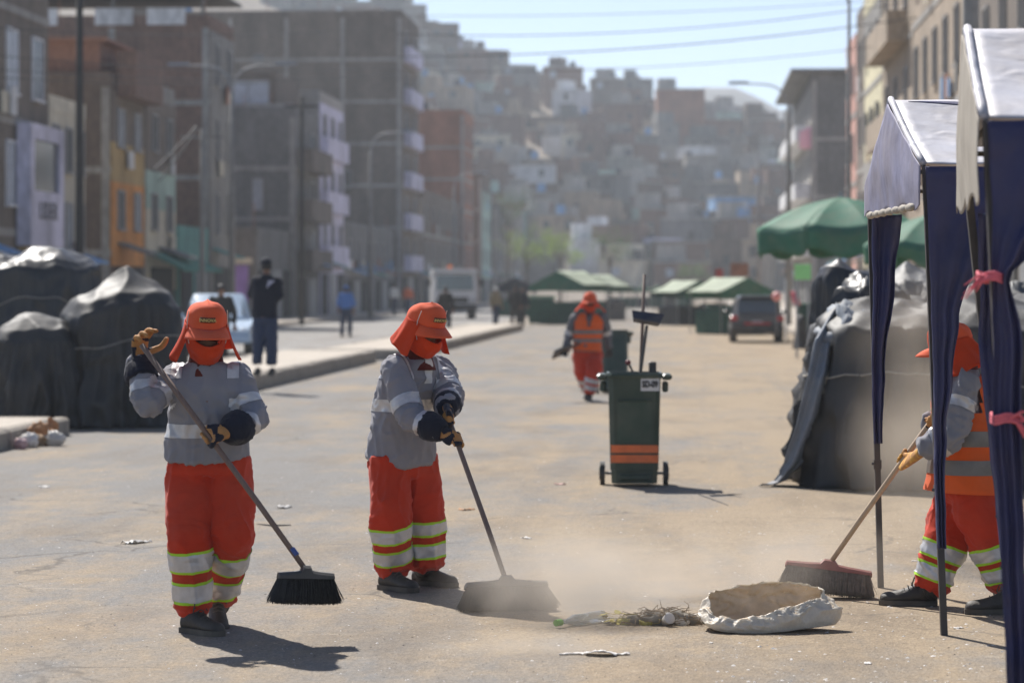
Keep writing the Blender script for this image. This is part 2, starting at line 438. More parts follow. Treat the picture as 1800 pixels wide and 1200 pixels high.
M_dark = mat('unlit_doorway', (0.03, 0.028, 0.026), 0.9, 0.2)
M_black = mat('black_paint', (0.02, 0.02, 0.022), 0.5, 0.2)
M_steel = mat('galvanised_steel', (0.3, 0.31, 0.32), 0.5, 0.12, 8, metal=0.4)
M_tank = mat('tank_plastic', (0.05, 0.05, 0.06), 0.5, 0.2)

WIN = {}
def window(parent, x, y, z, w, h, face, fm=None, gm=None, open_=False):
    """face 'S': on the street front (normal -y local for left / +y for right), 'N': on the end wall towards the camera (normal -x)"""
    fm = fm or M_frame; gm = gm or M_glass
    key = (round(w, 2), round(h, 2), face, fm.name, gm.name)
    if key not in WIN:
        f = MB(); g = MB(); e = 0.07
        if face == 'N':
            f.box((-.03, -w / 2, 0), (.1, e, h)); f.box((-.03, w / 2, 0), (.1, e, h))
            f.box((-.03, 0, h / 2), (.1, w - e, e)); f.box((-.06, 0, -h / 2), (.16, w + .12, e)); f.box((-.028, 0, 0), (.08, e * .7, h - e))
            g.box((-.012, 0, 0), (.03, w - e, h - e))
        else:
            sg = -1 if face == 'L' else 1
            f.box((-w / 2, sg * .03, 0), (e, .1, h)); f.box((w / 2, sg * .03, 0), (e, .1, h))
            f.box((0, sg * .03, h / 2), (w - e, .1, e)); f.box((0, sg * .06, -h / 2), (w + .12, .16, e)); f.box((0, sg * .028, 0), (e * .7, .08, h - e))
            g.box((0, sg * .012, 0), (w - e, .03, h - e))
        WIN[key] = (f.mesh('window', fm), g.mesh('pane', gm))
    o = link('window', WIN[key][0], parent, (x, y, z)); link('pane', WIN[key][1], o)
    return o

LS = 20.0     # street front of the left row, metres left of the camera's street line
RS = 8.0
def bld(side, label, p1, p2, depth, h, wall, storeys, front=None, bays=None, winw=1.1, winh=1.35, end_windows=(), bands=True, name='building',
        ground='shutter', slab=0.0, lean=0.0, back_off=0.0, parapet=0.5, fm=None, light=0.25, off=None, balcony=None, group=None, seed=0):
    rn = random.Random(seed + int(h * 10) + int(p1))
    if side == 'L':
        o0 = -LS if off is None else off; k = (0 - o0) * F
        d1, d2 = k / (1212.5 - p1), k / (1212.5 - p2); sg = 1
    else:
        o0 = RS if off is None else off; k = o0 * F
        d1, d2 = k / (p1 - 1212.5), k / (p2 - 1212.5); sg = -1
    s1, s2 = d1 / math.cos(RA) * 1.0, d2 / math.cos(RA)
    # convert to street coordinates: the front corner at off o0 seen at those pixels
    s1 = d1; s2 = d2
    Lx = s2 - s1 - 0.06
    t = thing(name, label, 'building', R(o0, s1), math.pi / 2 - RA, group)
    b = MB(); y0, y1 = (0, depth) if sg > 0 else (-depth, 0)
    b.box2((0, y0, -0.2), (Lx, y1, h)); b.build('wall', M_w[wall], t)
    fh = h / storeys
    # flat roof with parapet
    rb = MB(); e = 0.16
    for a, c in (((-.02, y0 - .02, h + .002), (e, y1 + .02, h + parapet)), ((Lx - e, y0 - .02, h + .002), (Lx + .02, y1 + .02, h + parapet)),
                 ((e, y0 - .02, h + .002), (Lx - e, y0 + e, h + parapet)), ((e, y1 - e, h + .002), (Lx - e, y1 + .02, h + parapet))):
        rb.box2(a, c)
    rf = rb.build('roof', M_w[wall], t)
    fy = 0
    # concrete frame: slabs and columns proud of the wall
    if bands:
        for i in range(1, storeys + (0 if parapet else 1)):
            q = MB(); q.box2((-.035, min(0, sg * depth) - .035, i * fh - .13), (Lx + .035, max(0, sg * depth) + .035, i * fh + .1)); q.build('floor_slab', M_w['conc'], t)
        n = max(2, int(depth / 4))
        for i in range(n + 1):
            q = MB(); yy = sg * (0.15 + i * (depth - 0.3) / n); q.box2((-.05, yy - .14, 0), (.1, yy + .14, h - .02)); q.build('column', M_w['conc'], t)
    # painted front
    if front:
        for (f0, f1, mt) in front:
            q = MB(); q.box2((0.03, -sg * .06, f0 * h), (Lx - .03, -sg * .004, f1 * h)); q.build('front_panel', M_w[mt], t)
    # windows of the street front
    nb = bays if bays is not None else max(1, int(Lx / 2.6))
    yf = -sg * (.065 if front else .004)
    for i in range(1, storeys):
        for j in range(nb):
            x = (j + .5) * Lx / nb
            window(t, x, yf, i * fh + fh * .52, min(winw, Lx / nb * .7), min(winh, fh * .6), 'L' if sg > 0 else 'Rr', fm,
                   M_glassl if rn.random() < light else M_glass)
    if balcony:
        for i in range(1, storeys):
            q = MB(); x0 = balcony[0] * Lx; x1 = balcony[1] * Lx; dpt = balcony[2]
            q.box2((x0, -sg * .07, i * fh - .12), (x1, -sg * dpt, i * fh + .04))
            q.box2((x0, -sg * (dpt - .1), i * fh + .042), (x1, -sg * dpt, i * fh + 1.0))
            q.box2((x0, -sg * .07, i * fh + .042), (x0 + .1, -sg * (dpt - .102), i * fh + 1.0))
            q.box2((x1 - .1, -sg * .07, i * fh + .042), (x1, -sg * (dpt - .102), i * fh + 1.0))
            q.build('balcony', M_w[balcony[3]], t)
    for (fy_, fz, w_, h_, lt) in end_windows:        # fy_: share of the depth, fz: share of the height
        window(t, -.004, sg * fy_ * depth, fz * h, w_, h_, 'N', fm, M_glassl if lt else M_glass)
    # ground floor
    ng = max(1, int(Lx / 3.4))
    for j in range(ng):
        q = MB(); x = (j + .5) * Lx / ng; w_ = Lx / ng * .36
        q.box2((x - w_, yf, 0.16), (x + w_, yf - sg * .07, min(2.5, fh * .82)))
        q.build('shutter' if (j + seed) % 2 else 'door', M_shut if (j + seed) % 2 else M_dark, t)
    # roof and street-front clutter
    for k in range(rn.randint(1, 2)):
        q = MB(); x, y = rn.uniform(.8, max(.9, Lx - .8)), sg * rn.uniform(1, depth - 1); q.disc((x, y, h + .75), (0, 0, 1), .55, 1.1, 12); q.disc((x, y, h + 1.35), (0, 0, 1), .3, .12, 12); q.build('water_tank', M_tank if rn.random() < .6 else M_w['blue'], t)
    for k in range(rn.randint(2, 5)):
        q = MB(); x, y = rn.choice((.1, Lx - .1)), sg * rn.uniform(.1, depth); q.tube([(x, y, h + .02), (x + rn.uniform(-.15, .15), y, h + parapet + rn.uniform(.5, 1.3))], .022, 5); q.build('rebar', M_w['rust'], t)
    if storeys > 1:
        for k in range(max(1, int(Lx / 4))):
            x = rn.uniform(.4, max(.5, Lx - 1.8)); q = MB(); w_ = rn.uniform(1.2, 2.6); z = min(2.7, fh) + rn.uniform(-.1, .25)
            if rn.random() < .5: q.prism([(x, yf, z + .4), (x, yf - sg * 1.1, z), (x, yf - sg * 1.1, z - .06), (x, yf, z + .3)], (min(w_, Lx - x), 0, 0)); q.build('awning', rn.choice((M_w['teal'], M_w['dgrey'], M_w['rust'], M_w['blue'])), t)
            else: q.box2((x, yf - sg * .02, z), (min(Lx, x + w_), yf - sg * .14, z + .55)); q.build('shop_sign', rn.choice((M_w['white'], M_w['ochre'], M_w['rust'], M_w['lav'])), t)
        for k in range(max(1, int(Lx / 3))):
            x = rn.uniform(.3, max(.4, Lx - 1.2)); i = rn.randint(1, storeys - 1); q = MB(); q.box2((x, yf - sg * .12, i * fh + .12), (x + rn.uniform(.4, 1.0), yf - sg * .18, i * fh + rn.uniform(.6, 1.0))); q.build('hung_cloth', rn.choice((M_w['white'], M_w['blue'], M_w['rust'], M_w['cream'], M_w['dgrey'])), t)
    return t, Lx, sg

# ---- left row
t, Lx, _ = bld('L', 'dark brown brick house with a white framed bay window and sign', -70, 74, 14, 13.2, 'brown', 4, bays=3, winw=1.3, winh=1.9, light=.8, fm=M_framew,
               end_windows=((.15, .6, 1.2, 1.5, 0),))
# white bay window with the sign below it
def on_front(px, off=-LS): return (-off * F) / (1212.5 - px)
s0 = -LS * -F / (1212.5 + 70)
xa, xb = on_front(12) - s0, on_front(74) - s0
q = MB()
q.box2((xa, -.07, 2.9), (xb - .05, -.5, 4.55)); q.box2((xa, -.07, 6.1), (xb - .05, -.5, 6.55))
q.box2((xa, -.07, 4.55), (xa + .5, -.5, 6.1)); q.box2((xb - .6, -.07, 4.55), (xb - .05, -.5, 6.1))
q.build('bay_window', M_w['lav'], t)
q = MB(); q.box2((xa + .5, -.1, 4.55), (xb - .6, -.4, 6.1)); q.build('pane', M_glass, t)
tm = text_mesh('LIDER', 0.75, 0.01, mat('sign_letter', (0.12, 0.12, 0.14), 0.7, 0))
o = link('lettering', tm, t, ((xa + xb) / 2, -.52, 3.95)); o.rotation_euler = (math.pi / 2, 0, 0); o.scale = (1.25, 1, 1)
q = MB(); q.box2((xa + .1, -.07, 2.45), (xb + 1.2, -.3, 2.85)); q.build('shop_sign', M_w['ochre'], t)
t, Lx, _ = bld('L', 'narrow cream house with two tall barred windows', 75, 140, 12, 7.2, 'cream', 3, bays=3, winw=1.0, winh=1.5, bands=False)
t, Lx, _ = bld('L', 'dark house with an orange painted front and brick roof room', 184, 244, 15, 8.6, 'brickd', 3, front=((.28, .62, 'orange'), (.62, .78, 'ochre'), (.78, .99, 'brown')), bays=2, light=.6,
               end_windows=((.3, .8, 1.0, 1.0, 0),))
q = MB(); q.box2((.6, .5, 8.62), (Lx * .8, 4.5, 10.2)); q.box2((.3, .2, 10.2), (Lx * .9, 5, 10.32)); q.build('roof_room', M_w['rust'], t)
q = MB(); q.box2((Lx * .15, -.75, 8.3), (Lx * 1.0, -.07, 9.9)); q.build('curved_parapet', M_w['brick'], t)
t, Lx, _ = bld('L', 'slim cream and teal house with a green shop awning', 246, 300, 10, 8.8, 'grey', 3, front=((.18, .52, 'cream'), (.52, .68, 'mint'), (.68, .98, 'brown')), bays=2, light=.1)
q = MB(); q.prism([(0, -.1, 3.0), (0, -1.5, 2.35), (0, -1.5, 2.25), (0, -.1, 2.9)], (Lx + 2.5, 0, 0)); q.build('awning', W('awning_green', (0.05, 0.2, 0.15)), t)
t, Lx, _ = bld('L', 'tall reddish brick block with grey corner and roof shelter', 362, 405, 24, 12.5, 'brick', 4, front=((0, .99, 'grey'),), bays=2, winw=.8, winh=1.7, light=.05,
               end_windows=((.55, .86, 1.1, .5, 0),))
q = MB(); q.box2((-.5, -.4, 13.9), (Lx, 13, 14.02))
for yy in (.2, 4, 8, 12): q.box2((.1, yy, 12.6), (.25, yy + .15, 13.9))
q.build('roof_shelter', M_w['dgrey'], t)
for yy in (1.0, 3.2, 6.4, 9.3): q = MB(); q.box2((-.1, yy, 12.6), (.0, yy + 1.6, 13.3)); q.build('laundry_sheet', M_w['white'], t)
t, Lx, _ = bld('L', 'dark grey corner house with a roof terrace', 516, 555, 16, 10.3, 'dgrey', 4, bays=2, winw=1.6, light=.3, balcony=(.0, .95, .9, 'brown'), end_windows=((.12, .62, .5, 1.6, 1),))
q = MB(); q.box2((.4, 1, 10.3), (Lx, 15, 12.6)); q.build('roof_room', M_w['brown'], t)
for yy in (2.5, 6, 9.5): window(t, .396, yy, 11.6, 2.2, 1.2, 'N', None, M_glassl if yy < 7 else M_glass)
q = MB(); q.box2((.1, .1, 10.8), (.25, 15.5, 11.0)); q.build('railing', M_w['conc'], t)
t, Lx, _ = bld('L', 'bluish white house front beside the dark corner house', 558, 600, 10, 11.8, 'conc', 4, front=((0, .99, 'lav'),), bays=3, light=.3, balcony=(.05, .95, .45, 'lav'), bands=False)
t, Lx, _ = bld('L', 'tallest brown block with white balconies down its corner', 704, 735, 20, 20.4, 'brown', 7, bays=2, light=.3, balcony=(.1, .8, .6, 'lav'),
               end_windows=((.34, .70, 1.6, 1.2, 0), (.42, .62, 1.2, 1.3, 1), (.5, .86, .6, .5, 0), (.2, .45, 1, 1.2, 0), (.3, .31, 1.1, 1.2, 0), (.15, .18, 1.1, 1.2, 0)))
q = MB(); q.box2((.3, 16.5, 20.4), (4, 19.8, 23.6)); q.build('stair_tower', M_w['brown'], t)
t, Lx, _ = bld('L', 'red brick block with bare end wall past the tallest block', 815, 832, 14, 16.9, 'rust', 6, bays=2, light=.3, end_windows=((.3, .55, 1.1, 1.2, 0), (.5, .4, 1.1, 1.2, 0), (.2, .25, 1.1, 1.2, 1)))
t, Lx, _ = bld('L', 'mid brown house with a mint strip on its corner', 846, 862, 13, 12.2, 'brown', 4, front=((0, .9, 'mint'),), bays=2, light=.4, end_windows=((.3, .6, 1.1, 1.2, 0), (.6, .35, 1.1, 1.2, 1)))
bld('L', 'low dark house in the row, third before the street end', 872, 884, 14, 9.8, 'dgrey', 3, bays=2, light=.5, end_windows=((.2, .5, 1.3, 1.2, 1),))
bld('L', 'low tan house in the row, second before the street end', 890, 902, 14, 8, 'tan', 3, bays=2, light=.4, end_windows=((.3, .6, 1.3, 1.2, 0),))
bld('L', 'last grey house of the left row at the street end', 906, 918, 16, 10, 'grey', 3, bays=2, light=.4, end_windows=((.3, .6, 1.3, 1.2, 0), (.6, .6, 1.3, 1.2, 1)))
# a shop front with a purple wall set back between the grey block and the dark corner house
t, Lx, _ = bld('L', 'low shop with a purple wall and pale lintel', 447, 512, 12, 4.0, 'dgrey', 1, bands=False, bays=0, off=-20.3)
q = MB(); q.box2((-.08, .4, .2), (-.01, 5.2, 2.7)); q.build('purple_wall', M_w['purple'], t)
q = MB(); q.box2((-.14, .2, 2.75), (-.01, 6, 3.05)); q.build('lintel', M_w['cream'], t)
t, Lx, _ = bld('L', 'low teal shop front under the brick block', 306, 360, 11, 3.6, 'teal', 1, bands=False, bays=0)
t, Lx, _ = bld('L', 'low dark workshop between the white front and the tallest block', 604, 690, 14, 5.0, 'dgrey', 2, bays=6, light=.1)
bld('L', 'plain two storey infill house behind the red brick block', 742, 806, 16, 8.5, 'brown', 3, bays=6, light=.3)
# ---- right row
t, Lx, _ = bld('R', 'grey end block with a roof overhang at the far right', 1426, 1394, 12, 15.2, 'dgrey', 4, front=((0, .98, 'conc'),), bays=4, winw=2, winh=1.5, end_windows=((.5, .7, 1.2, 1.2, 0),))
q = MB(); q.box2((-.6, -12, 15.72), (Lx, 1.4, 15.95)); q.build('roof_overhang', M_w['dgrey'], t)
q = MB()
for i in (1, 2, 3): q.box2((0.5, .07, i * 3.8 - .1), (Lx - .5, 1.1, i * 3.8 + .9))
q.build('balcony', M_w['white'], t)
bld('R', 'faded pink house front', 1503, 1486, 12, 13.4, 'pink', 4, bays=2, light=.2)
bld('R', 'brown house between the pink and the pale yellow fronts', 1516, 1504, 12, 14.2, 'brown', 4, bays=1, light=.2)
bld('R', 'pale yellow house front with grey upper storey', 1548, 1517, 12, 14.0, 'yellow', 4, front=((.3, .52, 'conc'), (.9, .99, 'grey')), bays=3, light=.3, parapet=1.0)
bld('R', 'tan house with a stepped balcony front', 1600, 1549, 12, 14.4, 'tan', 4, bays=3, light=.2, balcony=(.1, .9, .8, 'tan'))
bld('R', 'tan brick house with tall concrete piers', 1690, 1601, 12, 14.6, 'tan', 4, bays=5, light=.1, winw=1.2, winh=1.8)
bld('R', 'grey brown house nearest behind the blue tents', 1850, 1691, 12, 13.5, 'brown', 4, bays=5, light=.1)

# ================================================================== HILLSIDE HOUSES
HOUSE_KINDS = [('brick', 'unpainted brown brick house on the hillside', .34), ('brickd', 'dark brick house on the hillside', .2), ('dgrey', 'dark cement house on the hillside', .13),
               ('grey', 'plain grey cement house on the hillside', .15), ('tan', 'tan plastered house on the hillside', .08), ('white', 'small white painted house on the hillside', .045),
               ('cream', 'cream painted house on the hillside', .025), ('mint', 'mint painted house on the hillside', .02), ('blue', 'blue painted house on the hillside', .012)]
def hill_d(px, py):
    lo, hi = HD0, HD1
    for _ in range(40):
        m = (lo + hi) / 2; x = (px - 900) * m / F
        y = YH - (hill_z(x, m) - CH) * F / m
        if y > py: lo = m
        else: hi = m
    return (lo + hi) / 2
HW = {}
def hill_window(parent, x, y, z, w, h, gm):
    key = (round(w, 1), round(h, 1), gm.name)
    if key not in HW:
        q = MB(); q.box((0, -.03, 0), (w, .08, h)); HW[key] = q.mesh('window', gm)
    link('window', HW[key], parent, (x, y, z))
def hill_house(label, x, y, w, dp, h, wall, rz, seed, group, storeys=None, wins=True, tank=False, name='hillside_house'):
    rn = random.Random(seed); z = hill_z(x, y)
    t = thing(name, label, 'house', (x, y, z), rz, group)
    q = MB(); q.box2((-w / 2, 0, -5), (w / 2, dp, h)); q.build('wall', M_w[wall], t)
    q = MB(); q.box2((-w / 2 - .12, -.2, h + .003), (w / 2 + .12, dp + .1, h + .25))
    if rn.random() < .5: q.box2((-w / 2 + .3, 1.5, h + .25), (-w / 2 + rn.uniform(2, 4), dp - .5, h + 2.3))
    rf = q.build('roof', M_w[wall if rn.random() < .6 else 'conc'], t)
    if tank:
        q = MB(); q.disc((w * .25, dp * .4, h + .9), (0, 0, 1), .6, 1.3, 10); q.build('water_tank', M_tank if rn.random() < .6 else M_w['blue'], t)
    n = storeys or max(1, int(h / 2.7)); fh = h / n
    if wins:
        nb = max(1, int(w / 2.8))
        for i in range(n):
            for j in range(nb):
                if rn.random() < .75:
                    hill_window(t, (j + .5) * w / nb - w / 2 + rn.uniform(-.3, .3), 0, (i + .55) * fh, rn.choice((.9, 1.2)), rn.choice((1.0, 1.3)), M_glass if rn.random() < .85 else M_glassl)
    return t
rh = random.Random(11)
# landmarks read off the photograph: base pixel, width and height in pixels
LM = []
def landmark(label, px, py, wpx, hpx, wall, seed, **k):
    LM.append((px, py - hpx / 2, label)); d = hill_d(px, py); x = (px - 900) * d / F; s = d / F
    return hill_house(label, x, d, wpx * s, 8, hpx * s, wall, 0, seed, None, **k), d
landmark('tall red brick block standing above the hillside houses', 1197, 262, 84, 104, 'rust', 1, wins=False)
landmark('brick block with a narrow roof tower on the ridge', 990, 195, 70, 75, 'brick', 2, tank=True)
landmark('long pale house on the upper ridge', 838, 112, 92, 22, 'lav', 3)
landmark('dark square block on the left ridge', 768, 105, 75, 62, 'brickd', 4)
landmark('pale concrete tank block on the hill top', 728, 72, 40, 62, 'grey', 5, wins=False)
landmark('cream house with round windows on the lower slope', 858, 300, 80, 62, 'cream', 6)
landmark('small white house with a notched roofline', 1015, 306, 50, 26, 'white', 7)
landmark('long teal painted wall on the slope', 1075, 345, 70, 22, 'mint', 8, wins=False)
landmark('white three storey house at the foot of the hill', 1028, 492, 52, 68, 'white', 9)
landmark('white framed house with two big windows low on the hill', 1164, 466, 66, 44, 'lav', 10)
landmark('house roofed with bright blue sheet', 1243, 418, 30, 18, 'blue', 12, wins=False)
landmark('pale blue roofed shed on the right slope', 1355, 312, 46, 32, 'lav', 13, wins=False)
landmark('grey two storey house on the right slope', 1283, 312, 60, 36, 'grey', 14)
landmark('tan house low on the left slope', 690 + 260, 440, 60, 40, 'tan', 15)
landmark('grey block on the ridge beside the brick tower', 1122, 190, 52, 50, 'dgrey', 16)
landmark('broad brown block on the ridge shoulder', 1068, 185, 60, 45, 'brown', 17)
cnt = 0
for j in range(27):
    py = lerp(494, 80, (j / 26) ** .92)
    px = 655 + rh.uniform(0, 40)
    while px < 1440:
        yy = py + rh.uniform(-7, 7)
        top = interp(TOP, px)
        w = rh.uniform(3.8, 8.2); step = w * F / 500
        if yy > top + 6 and cnt < 290:
            d = hill_d(px, yy)
            if d < HD1 - 2:
                r = rh.random(); acc = 0
                for wall, lab, pr in HOUSE_KINDS:
                    acc += pr
                    if r <= acc: break
                if wall in ('white', 'cream', 'mint', 'blue') and rh.random() < .3: w *= .6
                h = rh.choice((2.7, 2.7, 2.9, 3.1, 3.3, 5.2, 5.4)); tk = rh.random() < .25
                near = min(LM, key=lambda q: (q[0] - px) ** 2 + (q[1] - yy) ** 2)
                rel = 'uphill of' if yy < near[1] - 8 else 'downhill of' if yy > near[1] + 14 else 'level with'
                lab = '%s %s%s %s the %s' % (('one storey', 'two storey', 'three storey')[min(2, int(h / 2.6) - 1)], lab.replace(' on the hillside', ''), ' with roof tank' if tk else '', rel, ' '.join(near[2].split()[:7]).rstrip(' with').removesuffix(' on the').removesuffix(' above the').removesuffix(' at the').removesuffix(' on').removesuffix(' at the foot of'))
                lab = ' '.join(lab.split()[:16])
                hill_house(lab, (px - 900) * d / F, d, w, rh.uniform(4, 7), h, wall, rh.uniform(-.6, .5), cnt * 7 + 3, wall + ' houses on the hillside', tank=tk)
                cnt += 1
        px += step * rh.uniform(.75, 1.5)
for k, px in enumerate(range(478, 700, 17)):            # the ridge seen over the left roofs
    yy = interp(TOP, px) + rh.uniform(4, 26); d = min(HD1 - 3, hill_d(px, yy)); wall = rh.choice(('brick', 'dgrey', 'brickd', 'grey', 'brown'))
    hill_house('%s house on the ridge seen over the %s' % ({'brick': 'brown brick', 'dgrey': 'dark cement', 'brickd': 'dark brick', 'grey': 'grey cement', 'brown': 'plain brown'}[wall], 'tall reddish brick block' if px < 560 else 'tallest brown block'),
               (px - 900) * d / F, d, rh.uniform(5, 8), 6, rh.choice((2.9, 5.2)), wall, rh.uniform(-.4, .4), 900 + k, 'ridge houses over the left roofs')

# ================================================================== PEOPLE
CL = lambda n, c, **k: mat('cloth_' + n, c, k.pop('rough', 0.85), k.pop('var', 0.1), k.pop('scale', 5), k.pop('bump', 0.0015), k.pop('bscale', 260), sheen=0.1, spec=0.25, folds=k.pop('folds', 0.03), **k)
M_or = CL('orange', (0.52, 0.034, 0.008), dust=0.1); M_capo = CL('cap_orange', (0.74, 0.095, 0.026), dust=0.12); M_flap = CL('flap_orange', (0.72, 0.06, 0.008), subs=0.25, dust=0.04)
M_vest = CL('vest_orange', (0.82, 0.12, 0.015), subs=0.12, dust=0.15); M_gshirt = CL('grey_shirt', (0.235, 0.235, 0.262), dust=0.16)
M_dred = CL('dark_red', (0.10, 0.016, 0.012)); M_navy = CL('navy', (0.012, 0.014, 0.026)); M_jean = CL('denim', (0.035, 0.05, 0.095)); M_blk = CL('black', (0.018, 0.018, 0.02), dust=.15)
M_silver = mat('retroreflective_silver', (0.56, 0.55, 0.55), 0.38, 0.16, 14, 0.003, 30, metal=0.25, dust=0.2)
M_dsilver = mat('dark_reflective', (0.16, 0.15, 0.14), 0.45, 0.2, 12, metal=0.2, dust=.25)
M_lime = CL('lime', (0.44, 0.72, 0.04)); M_boot = mat('dusty_boot_leather', (0.022, 0.02, 0.019), 0.62, 0.3, 9, 0.003, 60, dust=0.16)
M_sole = mat('boot_rubber', (0.02, 0.02, 0.02), 0.8, 0.2, dust=.5); M_skin = mat('skin', (0.2, 0.105, 0.065), 0.5, 0.08, 12, 0.001, 120)
M_leather = mat('glove_leather', (0.42, 0.19, 0.045), 0.75, 0.25, 22, 0.002, 90, dust=0.2); M_lens = mat('sunglass_lens', (0.008, 0.008, 0.01), 0.08, 0)
M_gold = mat('gold_thread', (0.55, 0.42, 0.16), 0.6, 0.1); M_badge = mat('badge_patch', (0.09, 0.035, 0.015), 0.8, 0.1); M_cord = mat('pale_cord', (0.6, 0.55, 0.5), 0.8, 0.1)
M_hair = mat('black_hair', (0.012, 0.01, 0.01), 0.6, 0.2); M_blue = CL('blue', (0.09, 0.2, 0.5)); M_white = CL('white', (0.62, 0.62, 0.6)); M_khaki = CL('khaki', (0.24, 0.2, 0.13))

def wrinkle(me, joints=(), amp=0.006, f=(9, 9, 6), seed=0, cuff=()):
    """cloth folds: broad drapery, tighter creases round joints, bunching at cuffs"""
    o = Vector((seed * 3.7, seed * 1.3, seed * 2.1))
    def fn(p):
        q = Vector((p.x * f[0], p.y * f[1], p.z * f[2])) + o
        w = noise.noise_vector(p * 3.1 + o) * 0.6
        d = amp * 1.3 * (ridge(q * .6 + w) - 0.6)                  # slack cloth
        sl = p.x * .55 + p.z * .45
        d += amp * 1.7 * crease(Vector((p.x * f[0] * 1.5 + sl * 6, p.y * f[1] * 1.5, p.z * f[2] * .75 - sl * 3)) + w * 1.6 + o)
        d += amp * .9 * crease(Vector((p.x * f[0] * 2.2 - sl * 9, p.y * f[1] * 2, p.z * f[2] * 1.6 + sl * 7)) + w * 2 - o)
        for (c, r, a) in joints:
            k = (p - c).length / r
            if k < 1: d += a * 1.5 * (1 - k) ** 0.8 * (ridge(Vector((p.x * 7, p.y * 7, p.z * 34 + noise.noise(p * 9) * 2.2)) + o) - 0.4)
        for (c, r, a) in cuff:
            k = abs((p - c).z) / r
            if k < 1 and (p - c).length < r * 2.4: d += a * (1 - k) * math.sin(p.z * 135 + 2.5 * noise.noise(p * 11) + 1.5 * math.atan2(p.x - c.x, p.y - c.y))
        return d
    displace(me, fn)

def segdist(p, pts):
    best = 9
    for a, b in zip(pts, pts[1:]):
        ab = b - a; t = max(0, min(1, (p - a).dot(ab) / max(ab.length_squared, 1e-9)))
        best = min(best, (p - a - ab * t).length)
    return best

def band(me, cuts, push, keep=None):
    """a strip of trim cut cleanly from the garment's own surface. cuts: (point, normal, from, to)"""
    bm = bmesh.new(); bm.from_mesh(me)
    for co, no, a, b in cuts:
        no = Vector(no).normalized(); co = Vector(co)
        bmesh.ops.bisect_plane(bm, geom=bm.verts[:] + bm.edges[:] + bm.faces[:], plane_co=co + no * a, plane_no=no, clear_inner=True)
        bmesh.ops.bisect_plane(bm, geom=bm.verts[:] + bm.edges[:] + bm.faces[:], plane_co=co + no * b, plane_no=no, clear_outer=True)
    if keep:
        kill = [v for v in bm.verts if not keep(v.co)]
        bmesh.ops.delete(bm, geom=kill, context='VERTS')
    bm.normal_update()
    for v in bm.verts: v.co += v.normal * push
    out = bpy.data.meshes.new('band'); bm.to_mesh(out); bm.free()
    out.polygons.foreach_set('use_smooth', [True] * len(out.polygons))
    return out

def setm(me, *ms):
    me.materials.clear()
    for m in ms: me.materials.append(m)
    return me

